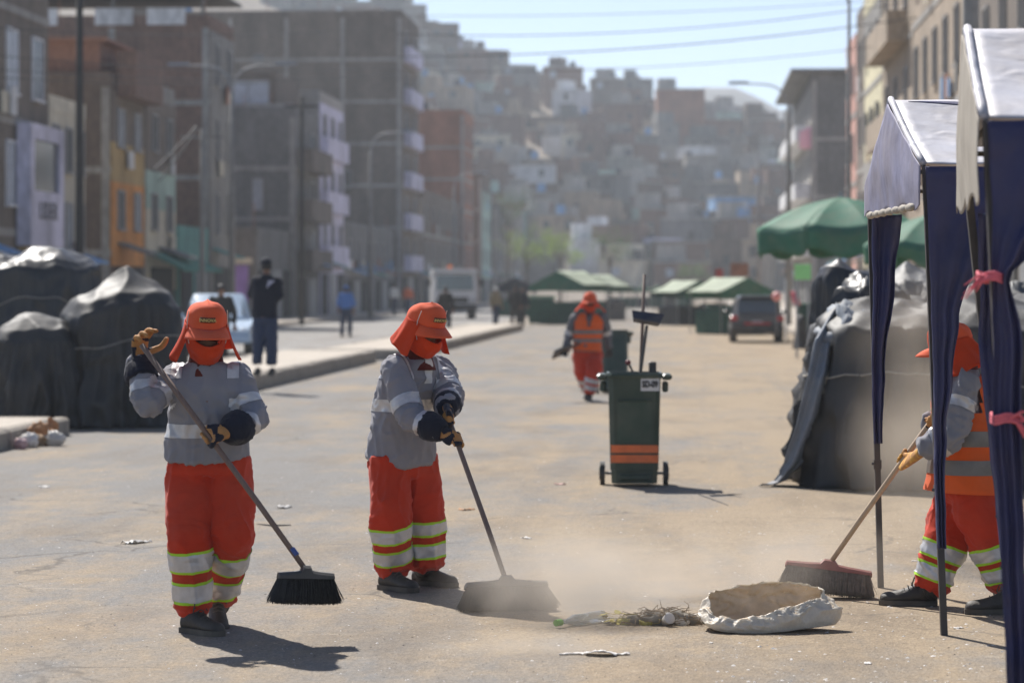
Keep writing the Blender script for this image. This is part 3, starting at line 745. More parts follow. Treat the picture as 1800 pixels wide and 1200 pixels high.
class Person:
    def __init__(s, label, base, J, name='person', group=None, voxel=0.0095):
        s.root = thing(name, label, 'person', base, group=group)
        s.b = Vector(base); s.J = {k: Vector(v) - s.b for k, v in J.items()}
        s.vox = voxel; J = s.J
        s.rt = (J['shR'] - J['shL']).normalized()       # towards the person's right hand
        s.hrt = (J['hipR'] - J['hipL']).normalized()
    def part(s, name, me, m=None):
        if m is not None: setm(me, m)
        return link(name, me, s.root)
    def spine(s, t):                                   # 0 pelvis .. 1 neck
        J = s.J
        pts = [J['pelvis'], J['chest'], J['neck']]
        if t <= 0: return pts[0] + (pts[0] - pts[1]) * -t
        if t < .5: 
            return lerp(pts[0], pts[1], t * 2)
        return lerp(pts[1], pts[2], (t - .5) * 2)
    def torso_ring(s, t, hw, hd, n=28, p=2.4):
        c = s.spine(t); r = s.hrt.lerp(s.rt, max(0, min(1, t * 1.3))); r.normalize()
        up = (s.J['neck'] - s.J['pelvis']).normalized() if t > .0 else (s.J['chest'] - s.J['pelvis']).normalized()
        r = (r - up * r.dot(up)).normalized(); f = up.cross(r).normalized()
        out = []
        for k in range(n):
            a = 2 * math.pi * k / n; ca, sa = math.cos(a), math.sin(a)
            q = (abs(ca) ** p + abs(sa) ** p) ** (-1 / p)
            out.append(c + r * hw * ca * q + f * hd * sa * q)
        return out
    def body(s, fwd, up=None, head_r=(0.074, 0.094, 0.112)):
        J = s.J; b = MB()
        fwd = Vector(fwd).normalized(); up = Vector(up) if up else Vector((0, 0, 1))
        up = (up - fwd * up.dot(fwd)).normalized(); rt = fwd.cross(up).normalized()
        s.hf, s.hu, s.hr = fwd, up, rt
        H = J['head']; s.H = H
        M = Matrix((rt, fwd, up)).transposed()
        b.ball(H + up * .015, head_r, 16, 12, M)
        b.ball(H + fwd * .025 - up * .05, (.056, .07, .068), 14, 10, M)               # jaw
        b.tube([H + fwd * .088 + up * .02, H + fwd * .108 - up * .018], [.009, .014], 8)  # nose
        for sg in (-1, 1): b.ball(H + rt * sg * .076 - up * .005 - fwd * .005, (.012, .022, .03), 8, 6, M)
        b.tube([H - up * .05 - fwd * .02, lerp(H, J['neck'], .8), J['neck'] - Vector((0, 0, .06))], [.055, .054, .075], 12)
        b.tube([J['neck'] - Vector((0, 0, .06)), J['chest'], lerp(J['chest'], J['pelvis'], .5), J['pelvis'], J['pelvis'] - Vector((0, 0, .08))], [.09, .125, .11, .12, .09], 14)
        for k in 'RL':
            b.tube(*smoothpath([J['sh' + k], J['el' + k], J['wr' + k]], [.048, .038, .026], 5), 10)
            b.tube(*smoothpath([J['hip' + k], J['kn' + k], J['an' + k]], [.075, .055, .036], 5), 10)
        me = remesh(b.mesh('body', M_skin), max(.011, s.vox), 4)
        return s.part('body', me, M_skin)
    def shirt(s, m, arm=(.072, .066, .056, .047), hem=-.05, widths=None, seed=1, amp=.007, voxel=None, cuff_t=1.0):
        J = s.J; b = MB()
        W = widths or [(hem, .195, .135), (0.0, .195, .132), (.25, .182, .122), (.5, .188, .126), (.72, .192, .122), (.86, .178, .105), (.97, .115, .085), (1.05, .07, .07)]
        b.rings([s.torso_ring(*w) for w in W])
        s.arms = {}
        for k in 'RL':
            sh = lerp(J['sh' + k], J['neck'], .22) - Vector((0, 0, .02))
            wr = lerp(J['el' + k], J['wr' + k], cuff_t)
            pts = [sh, J['sh' + k], lerp(J['sh' + k], J['el' + k], .5), J['el' + k], lerp(J['el' + k], wr, .5), wr]
            rad = [arm[0] * .9, arm[0], lerp(arm[0], arm[1], .7), arm[1], arm[2], arm[3]]
            pp, rr = smoothpath(pts, rad, 5); b.tube(pp, rr, 16); s.arms[k] = pts
        me = remesh(b.mesh('shirt', m), voxel or s.vox, 5)
        jn = [(J['el' + k], .16, .011) for k in 'RL'] + [(J['sh' + k] - Vector((0, 0, .09)), .15, .007) for k in 'RL'] + [(s.spine(.12), .24, .006)]
        wrinkle(me, jn, amp, (7, 7, 4.5), seed)
        s.sm = me
        s.shirt_o = s.part('shirt', me, m); return s.shirt_o
    def arm_band(s, k, seg, t0, t1, m, push=.003, rmax=.105, name='reflective_band'):
        a, b = s.J['sh' + k if seg == 0 else 'el' + k], s.J['el' + k if seg == 0 else 'wr' + k]
        ax = b - a; L = ax.length
        me = band(s.sm, [(a, ax, t0 * L, t1 * L)], push, lambda p: segdist(p, [a, b]) < rmax)
        return link(name, setm(me, m), s.shirt_o)
    def torso_band(s, z0, z1, m, push=.003, name='reflective_band', me=None, parent=None, guard=.085):
        me = me or s.sm; c = s.spine(.3)
        nb = band(me, [(Vector((c.x, c.y, 0)), Vector((0, 0, 1)), z0, z1)], push,
                  (lambda p: min(segdist(p, s.arms[k][2:]) for k in 'RL') > guard) if guard else None)
        return link(name, setm(nb, m), parent or s.shirt_o)
    def strap(s, off, w, z0, z1, m, push=.0035):
        c = s.J['neck']
        nb = band(s.sm, [(c, s.rt, off - w / 2, off + w / 2), (Vector((0, 0, 0)), Vector((0, 0, 1)), z0, z1)], push,
                  lambda p: min(segdist(p, s.arms[k][2:]) for k in 'RL') > .07)
        return link('reflective_band', setm(nb, m), s.shirt_o)
    def trousers(s, m, leg=(.108, .098, .09, .082, .07), seed=2, amp=.007, bands=True, cut=1.0, waist=(.178, .128), bt=None, silver=None, lime=None):
        J = s.J; b = MB()
        b.rings([s.torso_ring(t, w, d) for t, w, d in ((.0, waist[0] * .8, waist[1] * .8), (-.04, waist[0] * .84, waist[1]*.84), (-.11, waist[0] * .95, waist[1] * .93), (-.2, waist[0] * .98, waist[1] * .95), (-.3, waist[0] * .75, waist[1] * .75))])
        s.legs = {}
        for k in 'RL':
            an = lerp(J['kn' + k], J['an' + k], cut)
            pts = [J['hip' + k] + Vector((0, 0, .05)), J['hip' + k] - Vector((0, 0, .06)), lerp(J['hip' + k], J['kn' + k], .55), J['kn' + k], lerp(J['kn' + k], an, .5), lerp(J['kn' + k], an, .86), an]
            rad = [leg[0] * .9, leg[0], lerp(leg[0], leg[1], .5), leg[1], leg[2], leg[3], leg[4]]
            pp, rr = smoothpath(pts, rad, 5); b.tube(pp, rr, 18); s.legs[k] = pts
        me = remesh(b.mesh('trousers', m), s.vox, 4)
        wrinkle(me, [(J['kn' + k], .2, .008) for k in 'RL'] + [(J['pelvis'] - Vector((0, 0, .1)), .2, .006)], amp, (6, 6, 3.2), seed,
                [(lerp(J['kn' + k], J['an' + k], .93 * cut), .07, .007) for k in 'RL'])
        s.tm = me; s.tr_o = s.part('trousers', me, m)
        if bands:
            for k in 'RL':
                a, c = J['kn' + k], lerp(J['kn' + k], J['an' + k], cut); ax = c - a; L = ax.length
                kp = (lambda a, c, k2: lambda p: segdist(p, [a, c]) < .18 and segdist(p, [a, c]) <= segdist(p, [J['kn' + k2], J['an' + k2]]) + .0)(a, c, 'L' if k == 'R' else 'R')
                for (t0, t1) in (bt or ((.2, .44), (.56, .80))):
                    o = link('lime_band', setm(band(me, [(a, ax, t0 * L, t1 * L)], .003, kp), lime or M_lime), s.tr_o)
                    dl = .013
                    link('silver_band', setm(band(me, [(a, ax, t0 * L + dl, t1 * L - dl)], .0055, kp), silver or M_silver), s.tr_o)
        return s.tr_o
    def vest(s, m, bandm, zb, vneck=True, grow=.014, seed=5, widths=None, hem=-.06):
        J = s.J; n = 56; rows = 26
        W = widths or [(hem, .205, .142), (0.0, .203, .14), (.25, .192, .132), (.5, .198, .136), (.72, .202, .132), (.88, .178, .112), (.98, .12, .095)]
        b = MB(); R_ = []
        for i in range(rows):
            u = i / (rows - 1) * (len(W) - 1); k = min(int(u), len(W) - 2); f = u - k
            w = [lerp(W[k][q], W[k + 1][q], f) for q in range(3)]
            R_.append(s.torso_ring(w[0], w[1] + grow, w[2] + grow, n))
        fs = []
        for i in range(rows - 1):
            v = (i + .5) / (rows - 1)
            for k in range(n):
                a = 2 * math.pi * (k + .5) / n                 # 0 right side, pi/2 front or back
                side = abs(math.cos(a)); front = math.sin(a)
                if v > .60 and side > .975 - (v - .6) * .2: continue          # armholes
                if vneck and front > 0 and v > .45 and abs(math.cos(a)) < (v - .45) * .62: continue
                k2 = (k + 1) % n; fs.append((i * n + k, i * n + k2, (i + 1) * n + k2, (i + 1) * n + k))
        b.add([p for r in R_ for p in r], fs)
        me = b.mesh('vest', m, smooth=True)
        displace(me, lambda p: .007 * (ridge(p * 8 + Vector((seed, 0, 0))) - .5))
        bm = bmesh.new(); bm.from_mesh(me); bmesh.ops.subdivide_edges(bm, edges=bm.edges[:], cuts=1, use_grid_fill=True, smooth=.4)
        bm.normal_update(); bm.to_mesh(me); bm.free()
        me.polygons.foreach_set('use_smooth', [True] * len(me.polygons))
        o = s.part('vest', me, m)
        for z0, z1 in zb: s.torso_band(z0, z1, bandm, .004, me=me, parent=o, guard=None)
        s.vest_m = me
        return o
    # ---- sun cap with mask and neck flap
    def sun_cap(s, seed=0, text=True, flare=1.0, mask=True):
        H, f, u, r = s.H, s.hf, s.hu, s.hr
        def at(th, rx, ry, z): return H + r * math.sin(th) * rx + f * math.cos(th) * ry + u * z
        b = MB(); rows = []
        for i in range(12):
            t = i / 11; q = (1 - t ** 3.2) ** .5
            rows.append([at(2 * math.pi * k / 32, .095 * q + .0005, .116 * q + .0005, .03 + .112 * t + .012 * math.cos(2 * math.pi * k / 32) * t) for k in range(32)])
        b.rings(rows, cap=True)
        me = b.mesh('cap', M_capo, smooth=True)
        displace(me, lambda p: .008 * (ridge(p * 13 + Vector((seed, 0, 0))) - .6))
        cap = s.part('cap', me, M_capo)
        q = MB()
        def brim(a, v):
            th = lerp(-1.25, 1.25, a); ext = .082 * max(0, math.cos(th * .98)) ** .7
            k = at(th, .094 + ext * v * .55, .114 + ext * v, .034 - .02 * v * v - .045 * abs(math.sin(th)) ** 2 * v)
            return k
        q.grid(brim, 25, 7); bm_ = q.mesh('brim', M_capo, smooth=True, thick=.004)
        link('brim', bm_, cap).parent = cap
        if text:
            bd = MB(); bd.grid(lambda a, v: at(lerp(-.36, .36, a) + .12, .1005, .1215, lerp(.072, .098, v)), 9, 3)
            o = link('badge', bd.mesh('badge', M_badge, smooth=True, thick=.003), cap)
            tm = text_mesh('INNOVA', .021, .0012, M_gold, .0006)
            to = link('lettering', tm, o)
            c = at(.12, .102, .1245, .085); no = (c - H - u * .085).normalized(); x = u.cross(no).normalized()
            to.matrix_local = Matrix.Translation(c) @ Matrix((x, no.cross(x).normalized() * 1.0, no)).transposed().to_4x4()
        # piping cord down the temple
        for sg in (-1, 1):
            c = MB(); c.tube([at(sg * 1.2, .099, .119, .11), at(sg * 1.25, .102, .12, .05), at(sg * 1.15, .106, .118, -.01), at(sg * 1.0, .104, .113, -.05)], .0022, 6)
            c.build('cord', M_cord, cap)
        if mask:
            q = MB()
            def mk(a, v):
                th = lerp(-1.95, 1.95, a); c = max(0, math.cos(th))
                top = .028 - .072 * c ** .9; bot = -.118 - .032 * c
                z = lerp(top, bot, v); rr = 1.0 + .08 * math.sin(min(1, v * 1.5) * math.pi) - .22 * max(0, v - .5) ** 1.5 * 2
                wv = .004 * noise.noise(Vector((th * 3, v * 4, seed))) + .006 * crease(Vector((th * 2.2 + v * 1.5, v * 2.5 - abs(th), seed * 2)))
                return at(th, .09 * rr + wv, (.108 + .022 * c * (1 - v * .9)) * rr + wv, z)
            q.grid(mk, 37, 14); s.part('face_mask', q.mesh('face_mask', M_flap, smooth=True, thick=.003))
        q = MB()
        def fl(a, v):
            th = lerp(1.08, 2 * math.pi - 1.08, a); e = abs(a - .5) * 2
            rr = .104 + .012 * v + flare * (.15 * v ** 1.6) * (.8 + .4 * e ** 3) + .008 * math.sin(th * 9 + seed) * v
            z = .04 - v * .16 - .012 * e * v + .01 * math.sin(th * 7 + seed * 2) * v
            k = at(th, rr, rr * 1.08, 0); k += u * z * (1 - .0 * v)
            return k
        q.grid(fl, 49, 14); s.part('neck_flap', q.mesh('neck_flap', M_flap, smooth=True, thick=.003))
        q = MB()                                            # wrap-round dark glasses
        q.grid(lambda a, v: at(lerp(-1.15, 1.15, a), .084, .108, lerp(-.024, .02, v) + .004 * math.cos(a * 12)), 25, 5)
        s.part('sunglasses', q.mesh('sunglasses', M_lens, smooth=True, thick=.004))
        q = MB(); c0 = s.J['neck']                          # dark red collar under the mask
        q.rings([[c0 + r.lerp(s.rt, .5) * math.cos(2 * math.pi * k / 20) * rr + Vector((0, 0, z)) + (Vector((0, 0, 1)).cross(s.rt)) * math.sin(2 * math.pi * k / 20) * rr for k in range(20)]
                 for z, rr in ((-.055, .105), (-.0, .088), (.05, .078), (.1, .075))], cap=False)
        s.part('collar', q.mesh('collar', M_dred, smooth=True, thick=.003))
    def simple_cap(s, m, hair=True, brim_fwd=True):
        H, f, u, r = s.H, s.hf, s.hu, s.hr
        def at(th, rx, ry, z): return H + r * math.sin(th) * rx + f * math.cos(th) * ry + u * z
        b = MB(); b.rings([[at(2 * math.pi * k / 18, .088 * q, .108 * q, z) for k in range(18)] for z, q in ((.03, 1), (.075, .97), (.105, .8), (.125, .5), (.132, .1))])
        cap = s.part('cap', b.mesh('cap', m, smooth=True))
        q = MB(); q.grid(lambda a, v: at(lerp(-1.1, 1.1, a), .088 + .04 * v, .107 + .07 * v * math.cos(lerp(-1.1, 1.1, a)), .035 - .015 * v), 11, 4)
        link('brim', q.mesh('brim', m, smooth=True, thick=.004), cap)
        if hair:
            h = MB(); h.grid(lambda a, v: at(lerp(1.2, 2 * math.pi - 1.2, a), .082, .1, lerp(.05, -.055, v)), 17, 5); s.part('hair', h.mesh('hair', M_hair, smooth=True, thick=.008))
    def boot(s, ankle, heel, toe, lift=0.0, m=None, length=.285, h=.12):
        m = m or M_boot
        ankle = Vector(ankle) - s.b; heel = Vector(heel) - s.b; toe = Vector(toe) - s.b
        ax = (toe - heel); ax.normalize(); sd = ax.cross(Vector((0, 0, 1))).normalized(); up = sd.cross(ax).normalized()
        b = MB(); rs = []
        for t, hw, hh in ((0, .02, .05), (.03, .036, .085), (.2, .041, .115), (.38, .043, .108), (.55, .046, .082), (.75, .05, .066), (.9, .045, .06), (.975, .03, .05), (1.0, .012, .032)):
            c = heel + ax * t * length; ring = []
            for k in range(14):
                a = 2 * math.pi * k / 14; y = math.sin(a)
                ring.append(c + sd * hw * math.cos(a) * (1.0 if y < 0 else (1 - .25 * y)) + up * (hh * (.52 + .5 * y) if y > -.6 else hh * .1))
            rs.append(ring)
        b.rings(rs)
        mid = heel + ax * length * .24 + up * .06
        b.tube([mid - up * .02, lerp(mid, ankle, .5), ankle + (ankle - mid).normalized() * .04], [.048, .05, .052], 12)
        o = s.part('boot', remesh(b.mesh('boot', m), .008, 3), m)
        q = MB(); rs = []
        pl = []
        for t, hw in ((0, .026), (.04, .041), (.25, .043), (.5, .046), (.75, .053), (.92, .045), (1.01, .02)): pl.append((t, hw))
        poly = [heel + ax * t * length + sd * hw for t, hw in pl] + [heel + ax * t * length - sd * hw for t, hw in reversed(pl)]
        q.prism([p - up * .006 for p in poly], up * .026); link('sole', q.mesh('sole', M_sole), o)
        if s.vox < .012:                                # laces and a padded collar
            lc = MB()
            for i in range(5):
                c = heel + ax * length * (.36 + i * .065) + up * (.122 - i * .0135)
                lc.tube([c + sd * .026 - up * .012, c + up * .002 + ax * .008, c - sd * .026 - up * .012], .0032, 6)
            for g in (-1, 1): lc.tube([heel + ax * length * .36 + up * .124, heel + ax * length * .40 + up * .14 + sd * g * .025, heel + ax * length * .44 + up * .1 + sd * g * .045], .003, 6)
            k = link('laces', lc.mesh('laces', M_cord if lift else M_sole, smooth=True), o); k['kind'] = 'stuff'
            cl = MB(); e = (ankle - mid).normalized(); q0 = mid + e * .045
            cl.tube([q0 - e * .012, q0, q0 + e * .012], [.05, .056, .05], 14); link('collar', cl.mesh('collar', m, smooth=True), o)
        return o
    def cuff(s, k, m, r=(.05, .046), l=.11, name='glove_cuff'):
        a, b = s.J['el' + k], s.J['wr' + k]; ax = (b - a).normalized()
        q = MB(); q.tube([b - ax * l, b - ax * l * .5, b, b + ax * .02], [r[0], r[0] * .96, r[1] * 1.05, r[1] * .85], 16)
        me = remesh(q.mesh(name, m), .008, 2); wrinkle(me, (), .0022, (22, 22, 22), 3)
        return s.part(name, me, m)
    def grip(s, k, C, A, N, sgn=1, r=.014, m0=None, m1=None, wrist=None):
        """gloved fist closed round a stick: C centre on the stick, A along it (index to little finger), N from the stick to the back of the hand"""
        C = Vector(C) - s.b; A = Vector(A).normalized(); N = Vector(N); N = (N - A * N.dot(A)).normalized(); T = A.cross(N) * sgn
        wr = s.J['wr' + k] if wrist is None else wrist
        b = MB(); fr = .0112; rho = r + fr * .9
        for i in range(4):
            a = (i - 1.5) * .0215; ln = (235, 255, 245, 205)[i]; pts = []
            for j in range(9):
                ph = math.radians(lerp(-35, ln, j / 8)); rr = rho + (.012 if j == 0 else .004 if j == 1 else 0)
                pts.append(C + A * a + (N * math.cos(ph) + T * math.sin(ph)) * rr)
            b.tube(pts, [fr * 1.12] * 3 + [fr] * 3 + [fr * .95, fr * .9, fr * .75], 10)
        K = C + N * (rho + .010) - T * .012
        dirw = (wr - K); rs = []
        for t, w, th in ((-.06, .040, .016), (.15, .045, .02), (.45, .043, .023), (.75, .036, .026), (1.0, .031, .028)):
            c = K + dirw * t; ax = dirw.normalized(); x = (A - ax * A.dot(ax)).normalized(); y = ax.cross(x)
            rs.append([c + x * w * math.cos(2 * math.pi * q / 16) + y * th * math.sin(2 * math.pi * q / 16) for q in range(16)])
        b.rings(rs)
        th0 = K + dirw * .4 - A * .03; pts = [th0, C - A * .046 + (N * .7 - T * .9) * (rho + .006), C - A * .052 + (-T * 1.0 - N * .3) * rho, C - A * .045 + (-N * 1.0) * rho]
        b.tube(*smoothpath(pts, [.018, .0145, .0125, .0105], 4), 10)
        me = remesh(b.mesh('glove', m0 or M_leather), .0052, 2)
        m0 = m0 or M_navy; m1 = m1 or M_leather; setm(me, m0, m1)
        for p in me.polygons:
            c = p.center; d = (c - C)
            p.material_index = 1 if (d.length < .043 or noise.noise(c * 26) > .16) else 0
        return s.part('glove', me)
    def hand(s, k, wrist, D, N, curls, spread=.12, m0=None, m1=None, thumb=(.5, .3), name='glove', scale=1.0):
        """open or half-closed hand: D from wrist to knuckles, N out of the palm; curls in degrees, index first"""
        W = Vector(wrist) - s.b; D = Vector(D).normalized(); N = Vector(N); N = (N - D * N.dot(D)).normalized()
        X = D.cross(N).normalized()                    # towards the thumb for one hand, away for the other
        if k == 'L': X = -X
        b = MB(); q = scale
        rs = []
        for t, w, th in ((-.02, .028, .024), (.03, .034, .024), (.06, .042, .021), (.09, .043, .017), (.102, .038, .012)):
            c = W + D * t * q; rs.append([c + X * w * q * math.cos(2 * math.pi * i / 16) + N * th * q * math.sin(2 * math.pi * i / 16) for i in range(16)])
        b.rings(rs)
        for i in range(4):
            base = W + (D * (.094 - .006 * abs(i - 1.2)) + X * (.031 - i * .0205)) * q
            ln = (.042, .046, .043, .034)[i] * q; d = (D + X * spread * (1.2 - i)).normalized(); ang = 0; pts = [base - d * .012]; cur = base; pts.append(cur.copy())
            for j in range(3):
                ang += math.radians(curls[i] * (.9, 1.1, .8)[j])
                dd = d * math.cos(ang) + N * math.sin(ang); cur = cur + dd * ln * (1.0, .72, .56)[j]; pts.append(cur.copy())
            b.tube(*smoothpath(pts, [.0125 * q, .0122 * q, .0115 * q, .0108 * q, .0085 * q], 3), 10)
        t0 = W + (D * .03 + X * .026) * q; t1 = t0 + (D * .028 + X * (.03 * thumb[0] * 2) + N * .02) * q; t2 = t1 + (D * .032 + X * .006 + N * .03 * thumb[1] * 2) * q; t3 = t2 + (D * .022 + N * .012) * q
        b.tube(*smoothpath([t0, t1, t2, t3], [.018 * q, .015 * q, .0135 * q, .0105 * q], 3), 10)
        m0 = m0 or M_navy; m1 = m1 or M_leather
        me = setm(remesh(b.mesh(name, m0), .0052 if s.vox < .015 else .01, 2), m0, m1)
        for p in me.polygons:
            t = (p.center - W).dot(D) / q
            p.material_index = 1 if (t > .138 or .058 < t < .085 or (p.center - W).dot(N) > .016 * q) else 0
        return s.part(name, me)

def JP(d0, **k):                                       # joints given as photo pixels plus a depth offset
    return {n: P(v[0], v[1], d0 + v[2]) for n, v in k.items()}

# ---------------------------------------------------------------- brooms
M_stick = mat('broom_stick', (0.17, 0.11, 0.085), 0.6, 0.2, 5, 0.001, 40, dust=.25, stretch=(20, 20, 1)); M_stickw = mat('bare_wood_stick', (0.47, 0.36, 0.25), 0.7, 0.15, 5, 0.001, 40, stretch=(20, 20, 1))
M_blkp = mat('black_broom_plastic', (0.025, 0.027, 0.03), 0.5, 0.2, 8, dust=.3); M_redp = mat('faded_red_plastic', (0.3, 0.1, 0.085), 0.6, 0.15, 8, dust=.35)
M_brisb = mat('black_bristle', (0.02, 0.019, 0.018), 0.7, 0.3, 30, dust=.1); M_brisg = mat('grey_bristle', (0.21, 0.19, 0.16), 0.8, 0.4, 40, dust=.4)
M_tape = mat('blue_tape', (0.06, 0.1, 0.3), 0.5, 0.2)
def broom(label, top, foot, axis, width, blockm, brism, stickm, bl=.085, tilt=(0, 0, -1), n=900, seed=1, tape=False, sr=.0135, bd=.05, flare=.25, name='broom'):
    """foot: where the stick meets the block; axis: along the block; tilt: the way the bristles point"""
    top = Vector(top); foot = Vector(foot); rn = random.Random(seed)
    ax = Vector(axis).normalized(); dn = Vector(tilt); dn = (dn - ax * dn.dot(ax)).normalized(); cr = ax.cross(dn).normalized()
    base = foot + dn * (.045 + bl); t = thing(name, label, 'broom', base)
    b = MB(); b.tube([top, lerp(top, foot, .3), lerp(top, foot, .7), foot + dn * .01], [sr, sr, sr, sr * .95], 12); st = b.build('stick', stickm, t, smooth=True, rel=True)
    if tape:
        q = MB(); q.tube([lerp(top, foot, .915), lerp(top, foot, .945)], sr * 1.08, 12); q.v = [v - base for v in q.v]; q.build('tape', M_tape, st)
    # block: flat bar with a raised boss in the middle and dropped ends
    b = MB(); hw = width / 2; prof = [(-1, .012), (-.97, .0), (-.45, -.006), (-.2, -.012), (-.12, -.034), (.12, -.034), (.2, -.012), (.45, -.006), (.97, .0), (1, .012)]
    up = [foot + ax * x * hw + dn * (.02 + z) for x, z in prof]; lo = [foot + ax * x * hw * .99 + dn * .05 for x, z in prof]
    rs = []
    for (x, z) in prof:
        c = foot + ax * x * hw; e = .8 if abs(x) >= 1 else 1; h0 = .022 + z
        rs.append([c + cr * bd * .5 * e + dn * .048, c + cr * bd * .5 * e + dn * (h0 + .012), c + cr * bd * .34 * e + dn * h0, c - cr * bd * .34 * e + dn * h0, c - cr * bd * .5 * e + dn * (h0 + .012), c - cr * bd * .5 * e + dn * .048])
    b.rings(rs); b.build('block', blockm, t, rel=True, smooth=True, auto=35)
    b = MB()
    for i in range(n):                                  # bristles, splayed to the ends
        u = rn.uniform(-.96, .96); v = rn.uniform(-1, 1); l = bl * rn.uniform(.86, 1.06)
        p = foot + ax * u * hw + cr * v * bd * .42 + dn * .046
        d = (dn + ax * (flare * u * abs(u) + rn.gauss(0, .07)) + cr * (v * .22 + rn.gauss(0, .07))).normalized()
        bend = Vector((rn.gauss(0, .006), rn.gauss(0, .006), 0)); w = .0017
        x, y, _ = frame_of(d); q = p + d * l * .6 + bend * .4; e = p + d * l + bend
        k = len(b.v)
        for c, ww in ((p, w), (q, w), (e, w * .6)):
            for a in range(3): b.v.append(c + x * ww * math.cos(a * 2.1) + y * ww * math.sin(a * 2.1))
        for g in (0, 3):
            for a in range(3): c2 = (a + 1) % 3; b.f.append((k + g + a, k + g + c2, k + g + 3 + c2, k + g + 3 + a)); b.m.append(0)
    o = b.build('bristles', brism, t, rel=True); o['kind'] = 'stuff'
    return t

# ---------------------------------------------------------------- sweeper with the raised hand
d0 = 13.7
J = JP(d0, pelvis=(365, 800, .04), chest=(363, 700, 0), neck=(362, 640, .0), head=(362, 579, -.05),
       shR=(309, 664, .02), elR=(257, 710, -.17), wrR=(244, 634, -.04), shL=(418, 661, .02), elL=(446, 735, -.08), wrL=(402, 760, -.27),
       hipR=(334, 820, .04), hipL=(402, 820, .06), knR=(332, 945, -.06), anR=(338, 1078, .0), knL=(408, 940, .0), anL=(382, 1052, .30))
base = G(352, 1113)
w1 = Person('sweeper in grey shirt and orange trousers raising one gloved hand on the broom stick', base, J)
w1.body((.24, -.93, -.30))
w1.shirt(M_gshirt, arm=(.064, .06, .056, .05), hem=-.04, seed=1, widths=[(-.05, .2, .135), (0.0, .198, .132), (.25, .184, .12), (.5, .176, .12), (.72, .176, .118), (.86, .152, .1), (.97, .115, .09), (1.06, .07, .07)])
zt = lambda py, d=13.7: CH - (py - YH) * d / F
w1.torso_band(zt(768), zt(744), M_silver)
for o_ in (.135, -.135): w1.strap(o_, .055, zt(664), zt(600), M_silver)
for k in 'RL': w1.arm_band(k, 0, .52, .72, M_silver); w1.arm_band(k, 1, .22, .42, M_silver)
w1.trousers(M_or, leg=(.108, .1, .09, .085, .066), seed=2, bt=((.13, .42), (.54, .83)), waist=(.196, .135))
w1.sun_cap(seed=1, flare=.34)
w1.cuff('R', M_navy, (.08, .056), .11); w1.cuff('L', M_navy, (.084, .056), .11)
w1.boot(P(340, 1085, 13.7), G(322, 1112) + Vector((0, .02, .01)), G(392, 1120) + Vector((0, 0, .01)), length=.28)
w1.boot(P(385, 1062, 14.0), P(377, 1076, 14.02), P(384, 1104, 13.86), length=.25)
sa, sb_ = P(249, 606, 13.55), P(538, 998, 13.22)
sc_ = lerp(sa, sb_, .415); sdir = (sb_ - sa).normalized()
w1.hand('R', P(243, 632, 13.64), Vector((.12, -.12, 1)), Vector((.62, -.78, 0)), (30, 34, 42, 50), spread=.16, thumb=(1.1, .5), scale=1.08)
w1.grip('L', sc_, -sdir, Vector((.75, -.25, .55)), sgn=1, r=.0135)
broom('black push broom swung clear of the ground by the sweeper with the raised hand', sa, sb_, (1, .25, -.04), .265, M_blkp, M_brisb, M_stick, bl=.118, tilt=(.06, -.05, -1), n=2600, seed=3, tape=True, bd=.085, flare=.38)

# ---------------------------------------------------------------- sweeper bent over the broom
d0 = 15.66
J = JP(d0, pelvis=(706, 800, .02), chest=(714, 695, -.05), neck=(732, 632, -.14), head=(746, 574, -.22),
       shR=(694, 650, -.26), elR=(722, 733, -.40), wrR=(776, 758, -.52), shL=(772, 648, .04), elL=(790, 698, -.12), wrL=(786, 716, -.36),
       hipR=(683, 815, -.05), hipL=(736, 812, .08), knR=(685, 920, -.12), anR=(692, 1006, -.02), knL=(744, 912, .04), anL=(748, 998, .08))
base = G(700, 1034)
w2 = Person('sweeper in grey shirt bending forward with both hands on a broom', base, J)
w2.body((.62, -.66, -.36))
w2.shirt(M_gshirt, arm=(.074, .071, .063, .055), seed=4, amp=.008, widths=[(-.07, .19, .16), (0.0, .185, .158), (.25, .175, .145), (.5, .172, .138), (.72, .172, .13), (.86, .165, .112), (.97, .12, .09), (1.06, .07, .07)])
zt2 = lambda py, d=15.6: CH - (py - YH) * d / F
w2.torso_band(zt2(722), zt2(700), M_silver, guard=.1)
for o_ in (.135, -.13): w2.strap(o_, .055, zt2(664), zt2(605), M_silver)
for k in 'RL': w2.arm_band(k, 0, .62, .84, M_silver); w2.arm_band(k, 1, .35, .58, M_silver)
w2.strap(.0, .055, zt2(672), zt2(624), M_white)        # pale panel of the chest placket
w2.trousers(M_or, leg=(.116, .112, .108, .104, .078), seed=6, waist=(.19, .155), bt=((-.02, .28), (.42, .74)))
w2.sun_cap(seed=4, flare=.3)
w2.cuff('R', M_navy, (.08, .055), .11); w2.cuff('L', M_navy, (.078, .054), .08)
w2.boot(P(693, 1005, 15.64), G(670, 1036) + Vector((0, 0, .012)), G(738, 1044) + Vector((0, 0, .012)), length=.29)
w2.boot(P(744, 996, 15.75), G(727, 1028) + Vector((0, .0, .012)), G(803, 1034) + Vector((0, 0, .012)), length=.3)
sa = P(784, 722, 15.22); sb_ = P(889, 1016, 14.62); sdir = (sb_ - sa).normalized()
w2.grip('L', lerp(sa, sb_, .06), sdir, Vector((-.2, -.8, .5)), sgn=1, r=.014)
w2.grip('R', lerp(sa, sb_, .185), sdir, Vector((-.35, -.75, .6)), sgn=-1, r=.014)
broom('wide black broom on the dusty road held by the bending sweeper', sa, sb_, (1, .22, 0), .435, M_blkp, M_brisb, M_stick, bl=.125, tilt=(.0, -.35, -1), n=3000, seed=5, bd=.07, flare=.5)

